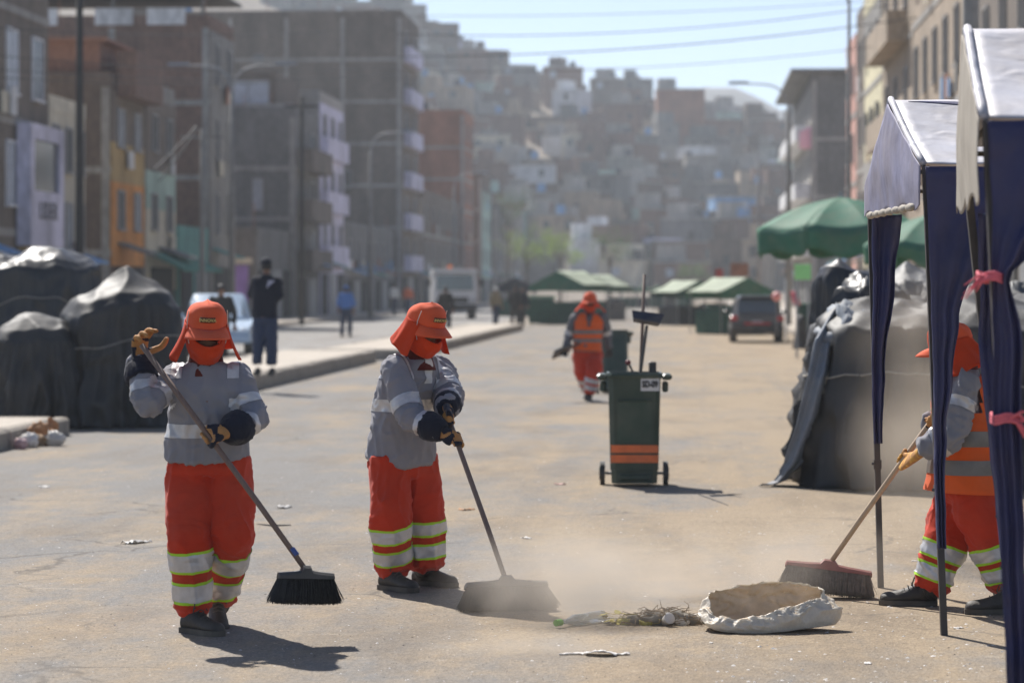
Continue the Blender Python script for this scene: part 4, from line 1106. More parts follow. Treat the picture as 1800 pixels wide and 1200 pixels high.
# ---------------------------------------------------------------- sweeper in the vest behind the tent curtain
d0 = 14.74
J = JP(d0, pelvis=(1698, 850, .0), chest=(1702, 745, .0), neck=(1692, 660, .0), head=(1674, 612, .0),
       shR=(1682, 672, .17), elR=(1650, 765, .22), wrR=(1640, 742, .06), shL=(1696, 676, -.19), elL=(1672, 765, -.26), wrL=(1622, 792, -.20),
       hipR=(1682, 868, .1), hipL=(1712, 868, -.08), knR=(1662, 955, .04), anR=(1632, 1038, .04), knL=(1744, 955, -.1), anL=(1772, 1036, -.1))
base = G(1670, 1068)
w4 = Person('sweeper in orange vest over grey sleeves, partly behind the blue tent curtain', base, J)
w4.body((-.93, .2, -.28))
w4.shirt(M_gshirt, arm=(.074, .07, .062, .054), seed=8, amp=.009)
for k in 'RL': w4.arm_band(k, 0, .3, .5, M_silver); w4.arm_band(k, 1, .2, .5, M_silver)
zt4 = lambda py, d=14.7: CH - (py - YH) * d / F
w4.vest(M_vest, M_dsilver, [(zt4(782), zt4(755)), (zt4(832), zt4(806))], vneck=False, grow=.026, hem=-.1, widths=[(-.13, .215, .17), (0.0, .21, .165), (.25, .198, .152), (.5, .205, .152), (.72, .215, .15), (.9, .2, .125), (1.0, .14, .105)])
w4.trousers(M_or, leg=(.118, .11, .098, .092, .074), seed=9, waist=(.19, .15), bt=((.0, .34), (.44, .78)))
w4.sun_cap(seed=8, text=False, flare=.8)
w4.boot(P(1636, 1036, 14.78), G(1648, 1066) + Vector((0, 0, .012)), G(1560, 1064) + Vector((0, 0, .012)), length=.3)
w4.boot(P(1776, 1036, 14.64), G(1800, 1080) + Vector((0, 0, .012)), G(1718, 1080) + Vector((0, 0, .012)), length=.3)
sa = P(1650, 722, 14.72); sb_ = P(1458, 988, 15.22); sdir = (sb_ - sa).normalized()
w4.grip('L', lerp(sa, sb_, .315), sdir, Vector((.5, -.6, .5)), sgn=-1, r=.014, m0=M_leather, m1=mat('yellow_glove', (.62, .33, .06), .8, .2))
w4.grip('R', lerp(sa, sb_, .06), sdir, Vector((.5, .6, .5)), sgn=1, r=.014)
broom('broom with faded red block and dusty grey bristles beside the sack', sa, sb_, (1, -.12, -.12), .465, M_redp, M_brisg, M_stickw, bl=.12, tilt=(.05, -.3, -1), n=3600, seed=7, bd=.075, flare=.25, sr=.0145)

# ---------------------------------------------------------------- sweeper walking up with a cart
d0 = 41.5
J = JP(d0, pelvis=(1032, 614, 0), chest=(1034, 578, 0), neck=(1036, 550, 0), head=(1037, 530, -.02),
       shR=(1012, 558, 0), elR=(1000, 588, .05), wrR=(994, 612, -.05), shL=(1060, 558, 0), elL=(1067, 588, .1), wrL=(1070, 612, .1),
       hipR=(1020, 620, 0), hipL=(1045, 620, 0), knR=(1024, 655, .15), anR=(1034, 688, .35), knL=(1044, 657, -.2), anL=(1036, 692, -.15))
w3 = Person('sweeper in orange vest walking beside a wheeled cart carrying a black dustpan', G(1033, 705), J, voxel=.016)
w3.body((0, -.97, -.2))
w3.shirt(CL('dark_grey_shirt', (.13, .125, .13)), seed=11, widths=[(-.1, .2, .14), (0, .198, .14), (.25, .185, .13), (.5, .19, .13), (.72, .19, .125), (.86, .178, .105), (.97, .115, .085), (1.05, .07, .07)])
zt3 = lambda py: CH - (py - YH) * 41.5 / F
w3.vest(M_vest, M_dsilver, [(zt3(586.5), zt3(580)), (zt3(601), zt3(595))])
for k in 'RL': w3.arm_band(k, 0, .75, 1.0, M_silver)
w3.trousers(M_or, seed=12, leg=(.12, .11, .1, .085, .065), bt=((.2, .42), (.55, .78)), lime=M_silver)
w3.sun_cap(seed=12, text=False, flare=.7)
w3.boot(P(1036, 694, 41.4), G(1036, 705.5) + Vector((0, .15, .01)), G(1034, 709) + Vector((0, 0, .01)))
w3.boot(P(1034, 690, 41.85), P(1034, 699, 41.9), G(1032, 704) + Vector((0, .0, .03)))
w3.hand('R', P(994, 612, 41.45), Vector((-.1, -.1, -1)), Vector((.2, -1, 0)), (60, 60, 60, 60), m0=M_blk, m1=M_blk)
w3.hand('L', P(1070, 612, 41.6), Vector((.3, -.1, -1)), Vector((-.6, 1, 0)), (60, 60, 60, 60), m0=M_blk, m1=M_blk)
t = thing('dustpan', 'flat black dustpan held out by the walking sweeper', 'dustpan', P(988, 616, 41.4))
b = MB(); c = P(987, 615, 41.4); x = Vector((.9, -.2, .45)).normalized(); y = Vector((.1, -.55, .3)).normalized(); z = x.cross(y).normalized()
b.rings([[c + x * (-.17 + .03 * abs(q)) + y * q * .12 + z * e for q, e in ((-1, .0), (1, .0), (1, .03), (-1, .03))], [c + x * .14 + y * q * .1 + z * e for q, e in ((-1, .0), (1, .0), (1, .05), (-1, .05))]][0:2])
b.build('pan', M_blkp, t, rel=True); b = MB(); b.tube([c + x * .14 + z * .03, c + x * .3 + z * .03], .016, 8); b.build('handle', M_blkp, t, rel=True)

# ================================================================== TENTS
M_canopy = mat('silver_tent_cloth', (0.52, 0.52, 0.57), 0.55, 0.14, 4, 0.004, 14, subs=0.12, dust=0.4, folds=.02); M_gable = mat('lavender_tent_cloth', (0.31, 0.31, 0.44), 0.6, 0.25, 5, 0.005, 12, subs=0.25, dust=0.4, folds=.012, fscale=3)
M_gableb = mat('beige_tent_cloth', (0.43, 0.39, 0.33), 0.75, 0.18, 6, 0.002, 16, subs=0.2, stretch=(3, 3, .6), folds=.012); M_nav = mat('navy_tent_cloth', (0.02, 0.024, 0.095), 0.6, 0.2, 4, 0.004, 18, subs=0.04, dust=0.12, folds=.03)
M_post = mat('tent_post_steel', (0.028, 0.027, 0.03), 0.5, 0.2, 8, dust=.2); M_pink = mat('pink_string', (0.75, 0.16, 0.2), 0.8, 0.15)
M_seam = mat('white_seam', (0.7, 0.7, 0.74), 0.6, 0.1)
def cloth_grid(fn, nu, nv, m, name, parent, amp=.006, f=6, thick=.003, seed=0):
    q = MB(); o = Vector((seed, seed * 2, 0))
    def g(u, v):
        p = Vector(fn(u, v)); return p + Vector((noise.noise(p * f + o), noise.noise(p * f + o + Vector((9, 0, 0))), noise.noise(p * f + o + Vector((0, 9, 0))))) * amp
    q.grid(g, nu, nv)
    return q.build(name, m, parent, smooth=True, thick=thick, rel=True)
def bez(a, b, c, t): return a * (1 - t) ** 2 + b * 2 * t * (1 - t) + c * t * t
def tent(label, near_top, far_top, apex, near_base, far_base, length, gm, val, curtain_n, curtain_f, seed=0, ties=()):
    NT, FT, AP, NB_, FB = map(Vector, (near_top, far_top, apex, near_base, far_base))
    t = thing('market_tent', label, 'tent', (NB_.x, NB_.y, 0)); E = Vector((length, -length * .02, 0))
    # frame
    for a, b in ((NB_, NT), (FB, FT), (NB_ + E, NT + E), (FB + E, FT + E)):
        q = MB(); x, y, _ = frame_of(b - a); w = .016
        q.rings([[p + x * w * i + y * w * j for i, j in ((-1, -1), (1, -1), (1, 1), (-1, 1))] for p in (a, b)]); q.build('post', M_post, t, rel=True)
        q = MB(); m_ = lerp(a, b, .31); q.box(m_, (.042, .042, .05)); q.tube([m_, m_ + Vector((-.03, -.03, .005))], .008, 8); q.build('leg_clamp', M_post, t, rel=True)
    for a, b in ((NT, FT), (NT, NT + E), (FT, FT + E), (AP, AP + E), (NT, AP), (FT, AP), (NT + E, AP + E), (FT + E, AP + E)):
        q = MB(); q.tube([a - Vector((0, 0, .02)), b - Vector((0, 0, .02))], .011, 8); q.build('rail', M_post, t, rel=True)
    sag = lambda u, v: -.05 * math.sin(math.pi * v) * (.3 + .7 * math.sin(math.pi * min(1, u * 1.0)))
    for a, nm in ((NT, 'roof_panel'), (FT, 'roof_panel')):
        cloth_grid(lambda u, v, a=a: lerp(AP, a, v) + E * u + Vector((0, 0, .012 + sag(u, v))), 40, 22, M_canopy, nm, t, .006, 5, seed=seed)
    # seam welts along the gable edges
    for a in (NT, FT):
        q = MB(); pts = [lerp(AP, a, k / 8) + Vector((-.012, 0, .016 + sag(0, k / 8))) for k in range(9)]; q.tube(pts, .017, 8); q.build('edge_welt', gm if False else M_canopy, t, rel=True, smooth=True)
    if gm is M_gable:
        cloth_grid(lambda u, v: lerp(AP, NT, .03 + .24 * math.sin(min(1, u * 1.25) * math.pi / 2) * u ** .4 - .16 * (1 - v) * math.sin(min(1, u * 1.1) * math.pi / 2)) + E * (.03 + u * .6) + Vector((0, 0, .022 + sag(u * .6, .15))), 24, 6, M_nav, 'ridge_shadow_band', t, .002, 5, seed=seed)  # navy crescent sheet standing in for a shadow band on the roof slope
    # gable cloth: triangle plus a hanging valance
    def gab(u, v):
        top = lerp(FT, AP, u * 2) if u < .5 else lerp(AP, NT, (u - .5) * 2)
        bt = lerp(FT, NT, u); bt = Vector((bt.x, bt.y, val + .02 * math.sin(u * 19)))
        p = lerp(top, bt, v); k = math.sin(math.pi * v) * math.sin(math.pi * u)
        return p + Vector((-.03 - .004 * math.sin(u * 13) * v - .02 * k, 0, 0))
    cloth_grid(gab, 44, 26, gm, 'gable_panel', t, .008, 5, seed=seed + 3)
    q = MB()
    for k in range(7 if gm is M_gable else 0):       # rolled and tied lower edge
        u0 = .08 + k * .12; a = lerp(FT, NT, u0); b = lerp(FT, NT, u0 + .115)
        a = Vector((a.x - .03, a.y, val)); b = Vector((b.x - .03, b.y, val)); mm = lerp(a, b, .5)
        q.tube([a, lerp(a, b, .2), mm, lerp(a, b, .8), b], [.008, .018, .021, .018, .008], 10)
    if q.v: rl = q.build('rolled_hem', M_gableb, t, rel=True, smooth=True); rl['kind'] = 'stuff'
    # curtains gathered to the posts: rows of (z, left, right) in metres from the post line
    def curtain(rows, A, B, dirv, nm, sd):
        dirv = Vector(dirv).normalized()
        def fn(u, v):
            z = lerp(rows[0][0], rows[-1][0], v)
            for (z0, l0, r0), (z1, l1, r1) in zip(rows, rows[1:]):
                if z <= z0 and z >= z1 - 1e-6: f = (z0 - z) / max(1e-6, z0 - z1); f = f * f * (3 - 2 * f); l = lerp(l0, l1, f); r = lerp(r0, r1, f); break
            c = lerp(B, A, (z - B.z) / (A.z - B.z)); w = r - l
            pl = .03 * noise.noise(Vector((u * 4.2 + sd, z * .8, sd))) + .008 * math.sin(u * 17 + 3 * noise.noise(Vector((u, z, 1))) + sd)
            return Vector((c.x, c.y, z)) + dirv * lerp(l, r, u) + Vector((dirv.y, -dirv.x, 0)) * (pl + .045)
        cloth_grid(fn, 41, 60, M_nav, nm, t, .005, 9, seed=sd)
    curtain(curtain_n, NT, NB_, E, 'curtain', seed + 5)
    curtain(curtain_f, FT, FB, E, 'curtain', seed + 6)
    for (c, r, tl) in ties:
        q = MB(); c = Vector(c); rn = random.Random(int(c.z * 100))
        for z in (-.012, 0, .012): q.tube([c + Vector((math.cos(a) * r[0], math.sin(a) * r[1], z + .006 * math.sin(a * 3))) for a in [k * 2 * math.pi / 14 for k in range(15)]], .006, 6)
        for k in range(9):
            e = Vector((tl * rn.uniform(.5, 1.2), rn.uniform(-.04, .02), rn.uniform(-.09, .02))); q.tube([c + Vector((0, -r[1], 0)), c + e * .5 + Vector((0, -r[1], .02)), c + e + Vector((0, -r[1], 0))], [.005, .004, .002], 5)
        o = q.build('string_tie', M_pink, t, rel=True, smooth=True); o['kind'] = 'stuff'
    return t
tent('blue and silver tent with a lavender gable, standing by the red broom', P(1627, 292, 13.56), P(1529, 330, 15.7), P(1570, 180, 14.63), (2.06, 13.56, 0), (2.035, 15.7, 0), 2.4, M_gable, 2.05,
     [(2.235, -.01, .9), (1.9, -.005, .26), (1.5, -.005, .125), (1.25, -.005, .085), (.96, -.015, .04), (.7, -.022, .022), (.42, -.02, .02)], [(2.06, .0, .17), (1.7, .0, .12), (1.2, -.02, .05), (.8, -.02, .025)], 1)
tent('blue and white tent with a beige gable and pink string ties', P(1735, 213, 9.84), P(1694, 262, 11.98), P(1706, 57, 10.9), (1.752, 9.84, 0), (2.14, 11.98, 0), 2.2, M_gableb, 1.97,
     [(2.235, -.005, .9), (1.95, -.0, .3), (1.78, -.01, .12), (1.695, -.01, .045), (1.5, -.02, .08), (1.2, -.035, .06), (.9, -.03, .05), (.5, -.03, .04), (.2, -.03, .03)],
     [(1.97, .02, .13), (1.7, .0, .07), (1.4, -.03, .05), (.9, -.03, .04), (.4, -.03, .03)], 4,
     ties=((P(1741, 487, 9.82), (.045, .05), -.1), (P(1768, 735, 9.82), (.05, .05), .1)))

# ================================================================== TARPAULIN-COVERED STALLS
M_tarp = mat('black_tarpaulin', (0.026, 0.026, 0.027), 0.6, 0.25, 3, 0.004, 12, dust=.08, folds=.09, fscale=1.8); M_plast = mat('shiny_black_plastic', (0.022, 0.023, 0.026), 0.42, 0.2, 4, 0.006, 9, dust=.06, folds=.09, fscale=2.4)
M_tarpg = mat('grey_sheet', (0.1, 0.105, 0.11), 0.6, 0.2, 4, 0.006, 14, dust=.15, folds=.07, fscale=2); M_tarpb = mat('blue_grey_sheet', (0.17, 0.2, 0.24), 0.7, 0.2, 5, 0.008, 14, dust=.3)
M_rope = mat('grey_rope', (.3, .28, .24), .85, .2, 30)
def tarp(name, label, c, a, b, rot, z_edge, peaks, m, flare=.12, fold=.07, seed=0, sq=4.0, nth=170, nr=64, ground=0.0, slump=0.0, group=None, rope=None):
    """a sheet thrown over a loaded stall: sagging top with peaks, sides falling in pleats to the ground"""
    c = Vector(c); cr, sr = math.cos(rot), math.sin(rot); o = Vector((seed * 5.1, seed * 2.3, seed))
    def top(x, y):
        z = z_edge
        for (px_, py_, h, r) in peaks:
            dd = math.hypot(x - px_ - .05 * noise.noise(Vector((x * 3, y * 3, 5)) + o), y - py_) / abs(r)
            z = max(z, z_edge + h * (max(0, 1 - dd) ** 1.15 if r > 0 else math.exp(-(dd * 1.5) ** 2)))
        z += .06 * (ridge(Vector((x * 2.2, y * 2.2, 0)) + o) - .5) + .012 * noise.noise(Vector((x * 8, y * 8, 1)) + o)
        return z
    q = MB()
    def fn(u, v):
        th = u * 2 * math.pi; ca, sa = math.cos(th), math.sin(th); k = (abs(ca) ** sq + abs(sa) ** sq) ** (-1 / sq)
        ex, ey = a * ca * k, b * sa * k
        if v < .5:
            r = .015 + .985 * v / .5; x, y = ex * r, ey * r; z = top(x, y); z -= .07 * max(0, r - .86) / .14
        else:
            w = (v - .5) / .5; pn = noise.noise(Vector((ca * 3.2, sa * 3.2, w * .5)) + o); pl = ridge(Vector((ca * 6, sa * 6, w * .8)) + o) - .5
            g = 1 + flare * w ** 1.4; x, y = ex * g, ey * g
            out = fold * (.25 + w) * (pl + .6 * pn + 1.1 * crease(Vector((ca * 5 + w * 1.2, sa * 5, w * 1.5)) + o)) + .05 * math.sin(math.pi * w) * noise.noise(Vector((ca * 2, sa * 2, w * 3)) + o); x += ca * out; y += sa * out
            zt_ = top(ex, ey) - .07; z = zt_ * (1 - w) + (ground + .02 * pn + .012) * w
        return c + Vector((x * cr - y * sr, x * sr + y * cr, z))
    q.grid(fn, nth, nr, close_u=True)
    t = thing(name, label, 'covered stall', (c.x, c.y, 0), group=group)
    q.build('tarpaulin', m, t, smooth=True, thick=.004, rel=True)
    if rope:
        for v_ in rope:                                 # cord lashed round the sheet
            q = MB(); pts = []
            for i in range(97):
                u_ = i / 96; p = fn(u_, v_ + .02 * math.sin(u_ * 19 + seed)); e = Vector((p.x - c.x, p.y - c.y, 0)).normalized(); pts.append(p + e * .012)
            q.tube(pts, .008, 6); q.build('rope', M_rope, t, smooth=True, rel=True)
    return t
def gx(px, d): return (px - 900) * d / F
t = tarp('covered_stall', 'big peaked stall under a black tarpaulin behind the raised-hand sweeper', (gx(200, 34), 34.3, 0), .66, .78, .3, 1.3, [(.1, -.2, .62, 1.0), (.45, .1, .4, .7)], M_tarp, seed=1, flare=.14, sq=5, fold=.1, rope=(.64,))
tarp('covered_stall', 'low rounded load under black sheeting beside the peaked stall', (gx(58, 33.4), 33.7, 0), .52, .5, -.1, 1.0, [(0, 0, .38, -.7)], M_tarp, seed=2, sq=2.3, flare=.16, fold=.1)
tarp('covered_stall', 'tall shiny black covered stall behind the low rounded load', (gx(65, 38), 38.2, 0), .8, .8, .1, 1.95, [(.1, -.1, .26, -.8), (-.5, -.2, .2, -.5)], M_plast, seed=3, sq=2.6, fold=.1, rope=(.62,))
t = tarp('covered_stall', 'long black covered stall behind the sweeper in the vest', (gx(1650, 24.4), 24.6, 0), 1.0, 1.3, -.05, 1.4, [(-.5, -.4, .2, .8), (.3, -.5, .25, .8), (.9, -.2, .25, .8)], M_tarp, seed=4, flare=.16, fold=.15, sq=5, rope=(.66,))
q = MB()                                                # trailing grey sheet along its corner
pth = [(1475, 548, 23.9), (1452, 600, 23.6), (1443, 660, 23.5), (1425, 740, 23.5), (1398, 812, 23.55), (1372, 846, 23.6), (1345, 856, 23.6)]
pv = [P(*p) for p in pth]
def rib(u, v):
    k = u * (len(pv) - 1); i = min(int(k), len(pv) - 2); f = k - i; f = f * f * (3 - 2 * f); p = lerp(pv[i], pv[i + 1], f)
    w = .1 + .12 * math.sin(math.pi * min(1, u * 1.2)) if u < .75 else .1
    p = p + Vector((w * (v - .35) * 1.5, .5 * (v - .2) ** 2 - .03 * math.sin(v * 15 + u * 5), .03 * math.sin(v * 11 + u * 9) * (1 - u)))
    p.z = max(p.z, .015 + .02 * math.sin(v * 9) ** 2); return p
q.grid(rib, 60, 24); o = q.build('hanging_sheet', M_tarpb, t, smooth=True, thick=.004, rel=True)
tarp('covered_stall', 'narrow bundle in crumpled black plastic under the green parasol', (gx(1492, 27), 27.3, 0), .28, .35, .15, 1.62, [(-.08, -.1, .33, .6)], M_plast, seed=5, fold=.09, sq=2.6)
tarp('covered_stall', 'grey sheeted load showing between the tent posts', (gx(1590, 29), 29.4, 0), .48, .5, 0, 1.66, [(0.1, 0, .25, .5)], M_tarpg, seed=6, sq=3)
tarp('covered_stall', 'grey sheeted stall standing behind the vest sweeper', (gx(1750, 27), 27.6, 0), .7, .8, .1, 1.55, [(0, -.2, .2, .6)], M_tarpg, seed=7)

# loose bundles piled against and on the long covered stall
def bundle(label, px, py, d, r, m, seed):
    c = P(px, py, d); q = MB(); q.ball((0, 0, 0), r, 40, 26); me = q.mesh('sheeted_bundle', m, smooth=True); o = Vector((seed * 2.7, seed, 0))
    displace(me, lambda p: max(r) * (.24 * (ridge(p * 2.6 + o) - .5) + .3 * crease(p * 4.5 + o) - .12 * noise.noise(p * 7 + o)))
    tag(link('sheeted_bundle', me, None, c), label, 'bundle', 'bundles on the long covered stall')
bundle('blue-grey wrapped bundle at the corner of the long covered stall', 1492, 590, 23.9, (.22, .3, .2), M_tarpb, 1)
bundle('black plastic bundle atop the long covered stall corner', 1530, 545, 24.6, (.3, .35, .2), M_plast, 2)
bundle('pale sheeted bundle on the long covered stall behind the post', 1600, 552, 24.8, (.34, .4, .16), M_tarpg, 3)
bundle('dark bundle on the long covered stall near the vest sweeper', 1690, 560, 24.8, (.34, .4, .2), M_tarp, 4)
bundle('grey bundle under the fringe of the pink-tied tent', 1775, 560, 24.8, (.36, .4, .2), M_tarpg, 5)
# ================================================================== GREEN PARASOL AND MARKET CANOPIES
M_grn = mat('green_canvas', (0.05, 0.2, 0.125), 0.7, 0.16, 3, 0.004, 14, subs=0.3, dust=.22); M_grnd = mat('dark_green_cloth', (0.02, 0.085, 0.055), 0.8, 0.2, 3, subs=.1); M_pale = mat('sunlit_canvas', (0.36, 0.41, 0.31), 0.8, 0.15, 2, subs=.15)
def parasol(label, c, r, ztop, zedge, n=8, val=.3, rot=.2, m=None):
    c = Vector(c); t = thing('market_parasol', label, 'parasol', (c.x, c.y, 0)); m = m or M_grn
    A = Vector((0, 0, ztop))
    def rimp(k): a = rot + 2 * math.pi * k / n; return Vector((r * math.cos(a), r * math.sin(a), zedge))
    for k in range(n):
        p0, p1 = rimp(k), rimp(k + 1); q = MB()
        def fn(u, v):
            e = lerp(p0, p1, u); s_ = math.sin(math.pi * u) * v
            p = lerp(A, e, v); p.z += .10 * r * math.sin(math.pi * v) * .6 - .07 * s_; return p
        q.grid(fn, 9, 9); q.build('panel', m, t, smooth=True, thick=.004)
        q = MB()
        def fv(u, v):
            p = lerp(p0, p1, u); s_ = math.sin(math.pi * u); p = p * 1.003; p.z = zedge - .07 * s_ - v * (val + .06 * math.sin(u * 7 + k * 2)); return p - Vector((p.x, p.y, 0)).normalized() * (.05 * v * (1 + .6 * math.sin(u * 13 + k)))
        q.grid(fv, 13, 6); q.build('valance', m, t, smooth=True, thick=.004)
        q = MB(); q.tube([A - Vector((0, 0, .06)), p0 - Vector((0, 0, .03))], .012, 6); q.build('rib', M_steel, t)
    q = MB(); q.tube([(0, 0, 0), (0, 0, ztop + .08)], .025, 10); q.build('pole', M_steel, t)
    q = MB(); q.disc((0, 0, .06), (0, 0, 1), .28, .12, 18); q.build('base', M_w['conc'], t)
    return t
parasol('big green market parasol over the black plastic bundle', (gx(1478, 46), 46, 0), 1.45, CH + (505 - 346) * 46 / F, CH + (505 - 403) * 46 / F, rot=.28, val=.36)
parasol('smaller faded green parasol behind the lavender tent', (gx(1640, 40), 40, 0), 1.0, CH + (505 - 375) * 40 / F, CH + (505 - 430) * 40 / F, rot=.1, val=.22)
STALL_N = [0]
def stall(label, px, py, w, dep, h, m=None, group=None, cover=True, top=None, rz=None, goods=True, top2=None):
    g = G(px, py); t = thing('market_stall', label, 'market stall', g, -RA if rz is None else rz, group); m = m or M_grn; STALL_N[0] += 1; sd = STALL_N[0]
    for x in (-w / 2, w / 2):
        for y in (0, dep):
            q = MB(); q.tube([(x, y, 0), (x, y, h)], .022, 6); q.build('post', M_steel, t)
    ap = h + w * .23
    for sx in (-1, 1):
        q = MB(); q.grid(lambda u, v: Vector((sx * lerp(0, w / 2 + .12, v), lerp(-.15, dep + .15, u), lerp(ap, h - .05, v) - .05 * math.sin(math.pi * v) + .02 * noise.noise(Vector((u * 4, v * 4, sd))))), 8, 8)
        q.build('roof_panel', top if (top and sx < 0) else top2 if (top2 and sx > 0) else m, t, smooth=True, thick=.004)  # paler canvas on one slope: sunlight put into its colour
    for y in (-.15, dep + .15):
        q = MB(); q.prism([(-w / 2 - .1, y, h - .3), (w / 2 + .1, y, h - .3), (w / 2 + .1, y, h - .05), (0, y, ap - .01), (-w / 2 - .1, y, h - .05)], (0, .006, 0)); q.build('gable', m, t)
    if goods:
        q = MB(); q.bbox((0, dep * .5, h * .28), (w * .92, dep * .85, h * .56), .06); q.build('covered_counter', M_grnd if sd % 2 else M_tarp, t)
    return t
G_ST = 'green canopied stalls down the street'
stall('green gabled stall with a pale roof side, beside the parked dark car', 1312, 588, 2.0, 2.4, 1.55, group=None, top=M_pale, rz=.4)
stall('pale roofed stall just beyond the parked car stall', 1228, 572, 2.0, 2.4, 1.5, m=M_grnd, top=M_pale, rz=.4)
stall('dark green stall with a green bin-like counter past the median end', 982, 570, 2.6, 2.4, 1.8, top2=M_pale, rz=-.5)
stall('second green stall past the median end, partly behind the walking sweeper', 1032, 563, 2.4, 2.4, 1.75, top2=M_pale, rz=-.5)
stall('dark awning stall by the white truck', 905, 556, 2.2, 2.0, 1.7, m=M_navy)
for k, (px, py) in enumerate(((1080, 541), (1106, 541.5), (1132, 541), (1157, 541.5), (1182, 542), (1205, 543))):
    stall('small green stall in the row closing off the street', px, py, 1.25, 2.2, 1.55, group='row of green stalls across the street', m=M_grn, rz=0, top=M_pale)
for k, (px, py) in enumerate(((1252, 566), (1268, 573))): stall('dark green stall lining the right side near the parked car', px, py, 1.4, 2, 1.6, m=M_grnd, group='stalls lining the right side')
# green wheeled container by the far stalls
t = thing('waste_container', 'green waste container standing at the end of the median', 'container', G(950, 571), -RA)
q = MB(); q.box((0, .4, .62), (1.05, .8, 1.1), taper=1.1); q.build('body', M_grnd, t); q = MB(); q.bbox((0, .4, 1.24), (1.25, .98, .12), .04); q.build('lid', M_grn, t)
for x in (-.4, .4): q = MB(); q.disc((x, .1, .07), (1, 0, 0), .07, .05, 10); q.build('wheel', M_blkp, t)

# ================================================================== WHEELED BINS
M_bin = mat('green_bin_plastic', (0.016, 0.042, 0.027), 0.42, 0.2, 5, 0.001, 60, dust=.14); M_bind = mat('bin_door_panel', (0.024, 0.055, 0.036), 0.5, 0.15, 4, dust=.2); M_stripe = mat('orange_reflective_tape', (0.75, 0.16, 0.04), 0.5, 0.15, 10, dust=.15)
M_label = mat('bin_label_white', (0.62, 0.6, 0.58), 0.6, 0.08); M_ink = mat('black_ink', (0.02, 0.02, 0.02), 0.7, 0)
def bin_(label, base, rz, w=.44, dep=.5, h=.95, extras=True, pitch=0.0):
    t = thing('wheeled_bin', label, 'wheelie bin', base, rz)
    if pitch: t.rotation_euler = (pitch, 0, rz)
    def ring(z, sx, sy, bev=.04):
        X, Y = sx / 2, sy / 2
        return [Vector((x, y, z)) for x, y in ((-X + bev, -Y), (X - bev, -Y), (X, -Y + bev), (X, Y - bev), (X - bev, Y), (-X + bev, Y), (-X, Y - bev), (-X, -Y + bev))]
    b = MB(); b.rings([ring(.03, w * .86, dep * .74), ring(.14, w * .88, dep * .76), ring(.145, w * .91, dep * .8), ring(h - .045, w * .985, dep * .98), ring(h - .045, w * 1.05, dep * 1.04), ring(h - .02, w * 1.07, dep * 1.06), ring(h, w * 1.04, dep * 1.03), ring(h, w * .95, dep * .94), ring(h - .12, w * .92, dep * .92), ring(.2, w * .82, dep * .74)])
    b.build('body', M_bin, t)
    for sx in (-1, 1):
        q = MB(); q.bbox((sx * (w * .535 + .035), -.02, h - .035), (.085, dep * .7, .05), .015); q.build('rim_lug', M_bin, t)
        q = MB(); q.bbox((sx * (w * .52 + .03), -.02, h - .12), (.05, .09, .09), .012); q.build('lifting_hook', M_bin, t)
        q = MB(); q.disc((sx * (w * .5 + .045), dep * .18, .1), (1, 0, 0), .1, .042, 24); wl = q.build('wheel', M_blkp, t)
        q = MB(); q.disc((sx * (w * .5 + .068), dep * .18, .1), (1, 0, 0), .055, .008, 16); q.build('hub', M_bin, wl)
    q = MB(); q.tube([(-w * .55, dep * .18, .1), (w * .55, dep * .18, .1)], .012, 8); q.build('axle', M_steel, t)
    # the sloping front: local y at height z
    yf = lambda z: -dep / 2 * lerp(.8, .98, (z - .145) / (h - .19)) - .003
    def plate(x0, x1, z0, z1, th, m, nm, par=t):
        q = MB(); q.prism([(x0, yf(z0), z0), (x1, yf(z0), z0), (x1, yf(z1), z1), (x0, yf(z1), z1)], (0, -th, 0)); return q.build(nm, m, par)
    if extras:
        plate(-w * .32, w * .32, .37, .71, .006, M_bind, 'door')
        q = MB(); q.tube([(-w * .3, yf(.72) - .012, .72), (w * .3, yf(.72) - .012, .725)], .008, 8); q.build('door_hinge', M_bind, t)
        plate(-w * .445, w * .445, .288, .352, .003, M_stripe, 'reflective_stripe'); plate(-w * .45, w * .45, .205, .27, .003, M_stripe, 'reflective_stripe')
        lb = plate(.052, .205, .802, .91, .004, M_label, 'number_plate')
        tm = text_mesh('SD-09', .064, .001, M_ink, .0026); o = link('lettering', tm, lb, (.1285, yf(.855) - .011, .856)); o.rotation_euler = (math.pi / 2 + .06, 0, 0); o.scale = (.8, 1.15, 1)
        q = MB(); q.bbox((0, -dep * .38, .085), (w * .6, .06, .05), .012); q.build('foot_bar', M_bin, t)
    return t
bb = G(1117, 857)
tb = bin_('dark green wheeled bin marked SD-09 with orange tape stripes and broom sticks', (bb.x, bb.y + .25, 0), -.03)
def in_bin(px, py, dd=0): return P(px, py, bb.y + .25 + dd)
b = MB(); a0, a1 = in_bin(1124, 700), in_bin(1133, 482, .05); t = thing('broom', 'brown broom stick standing upright in the bin', 'broom', a0); b.tube([a0, lerp(a0, a1, .5), a1], [.014, .014, .013], 10); b.build('stick', M_stick, t, rel=True, smooth=True)
q = MB(); q.bbox(a0 - Vector((0, 0, .02)), (.26, .06, .05), .01); q.build('block', M_blkp, t, rel=True)
t = thing('dustpan', 'dark blue long-handled dustpan sticking up from the bin', 'dustpan', in_bin(1122, 700, -.05)); b = MB(); b.tube([in_bin(1120, 700, -.05), in_bin(1137, 572, -.02)], .013, 10); b.build('handle', M_blkp, t, rel=True)
q = MB(); c1, c2, c3, c4 = in_bin(1111, 545, -.02), in_bin(1168, 552, .1), in_bin(1157, 574, .06), in_bin(1113, 566, -.06)
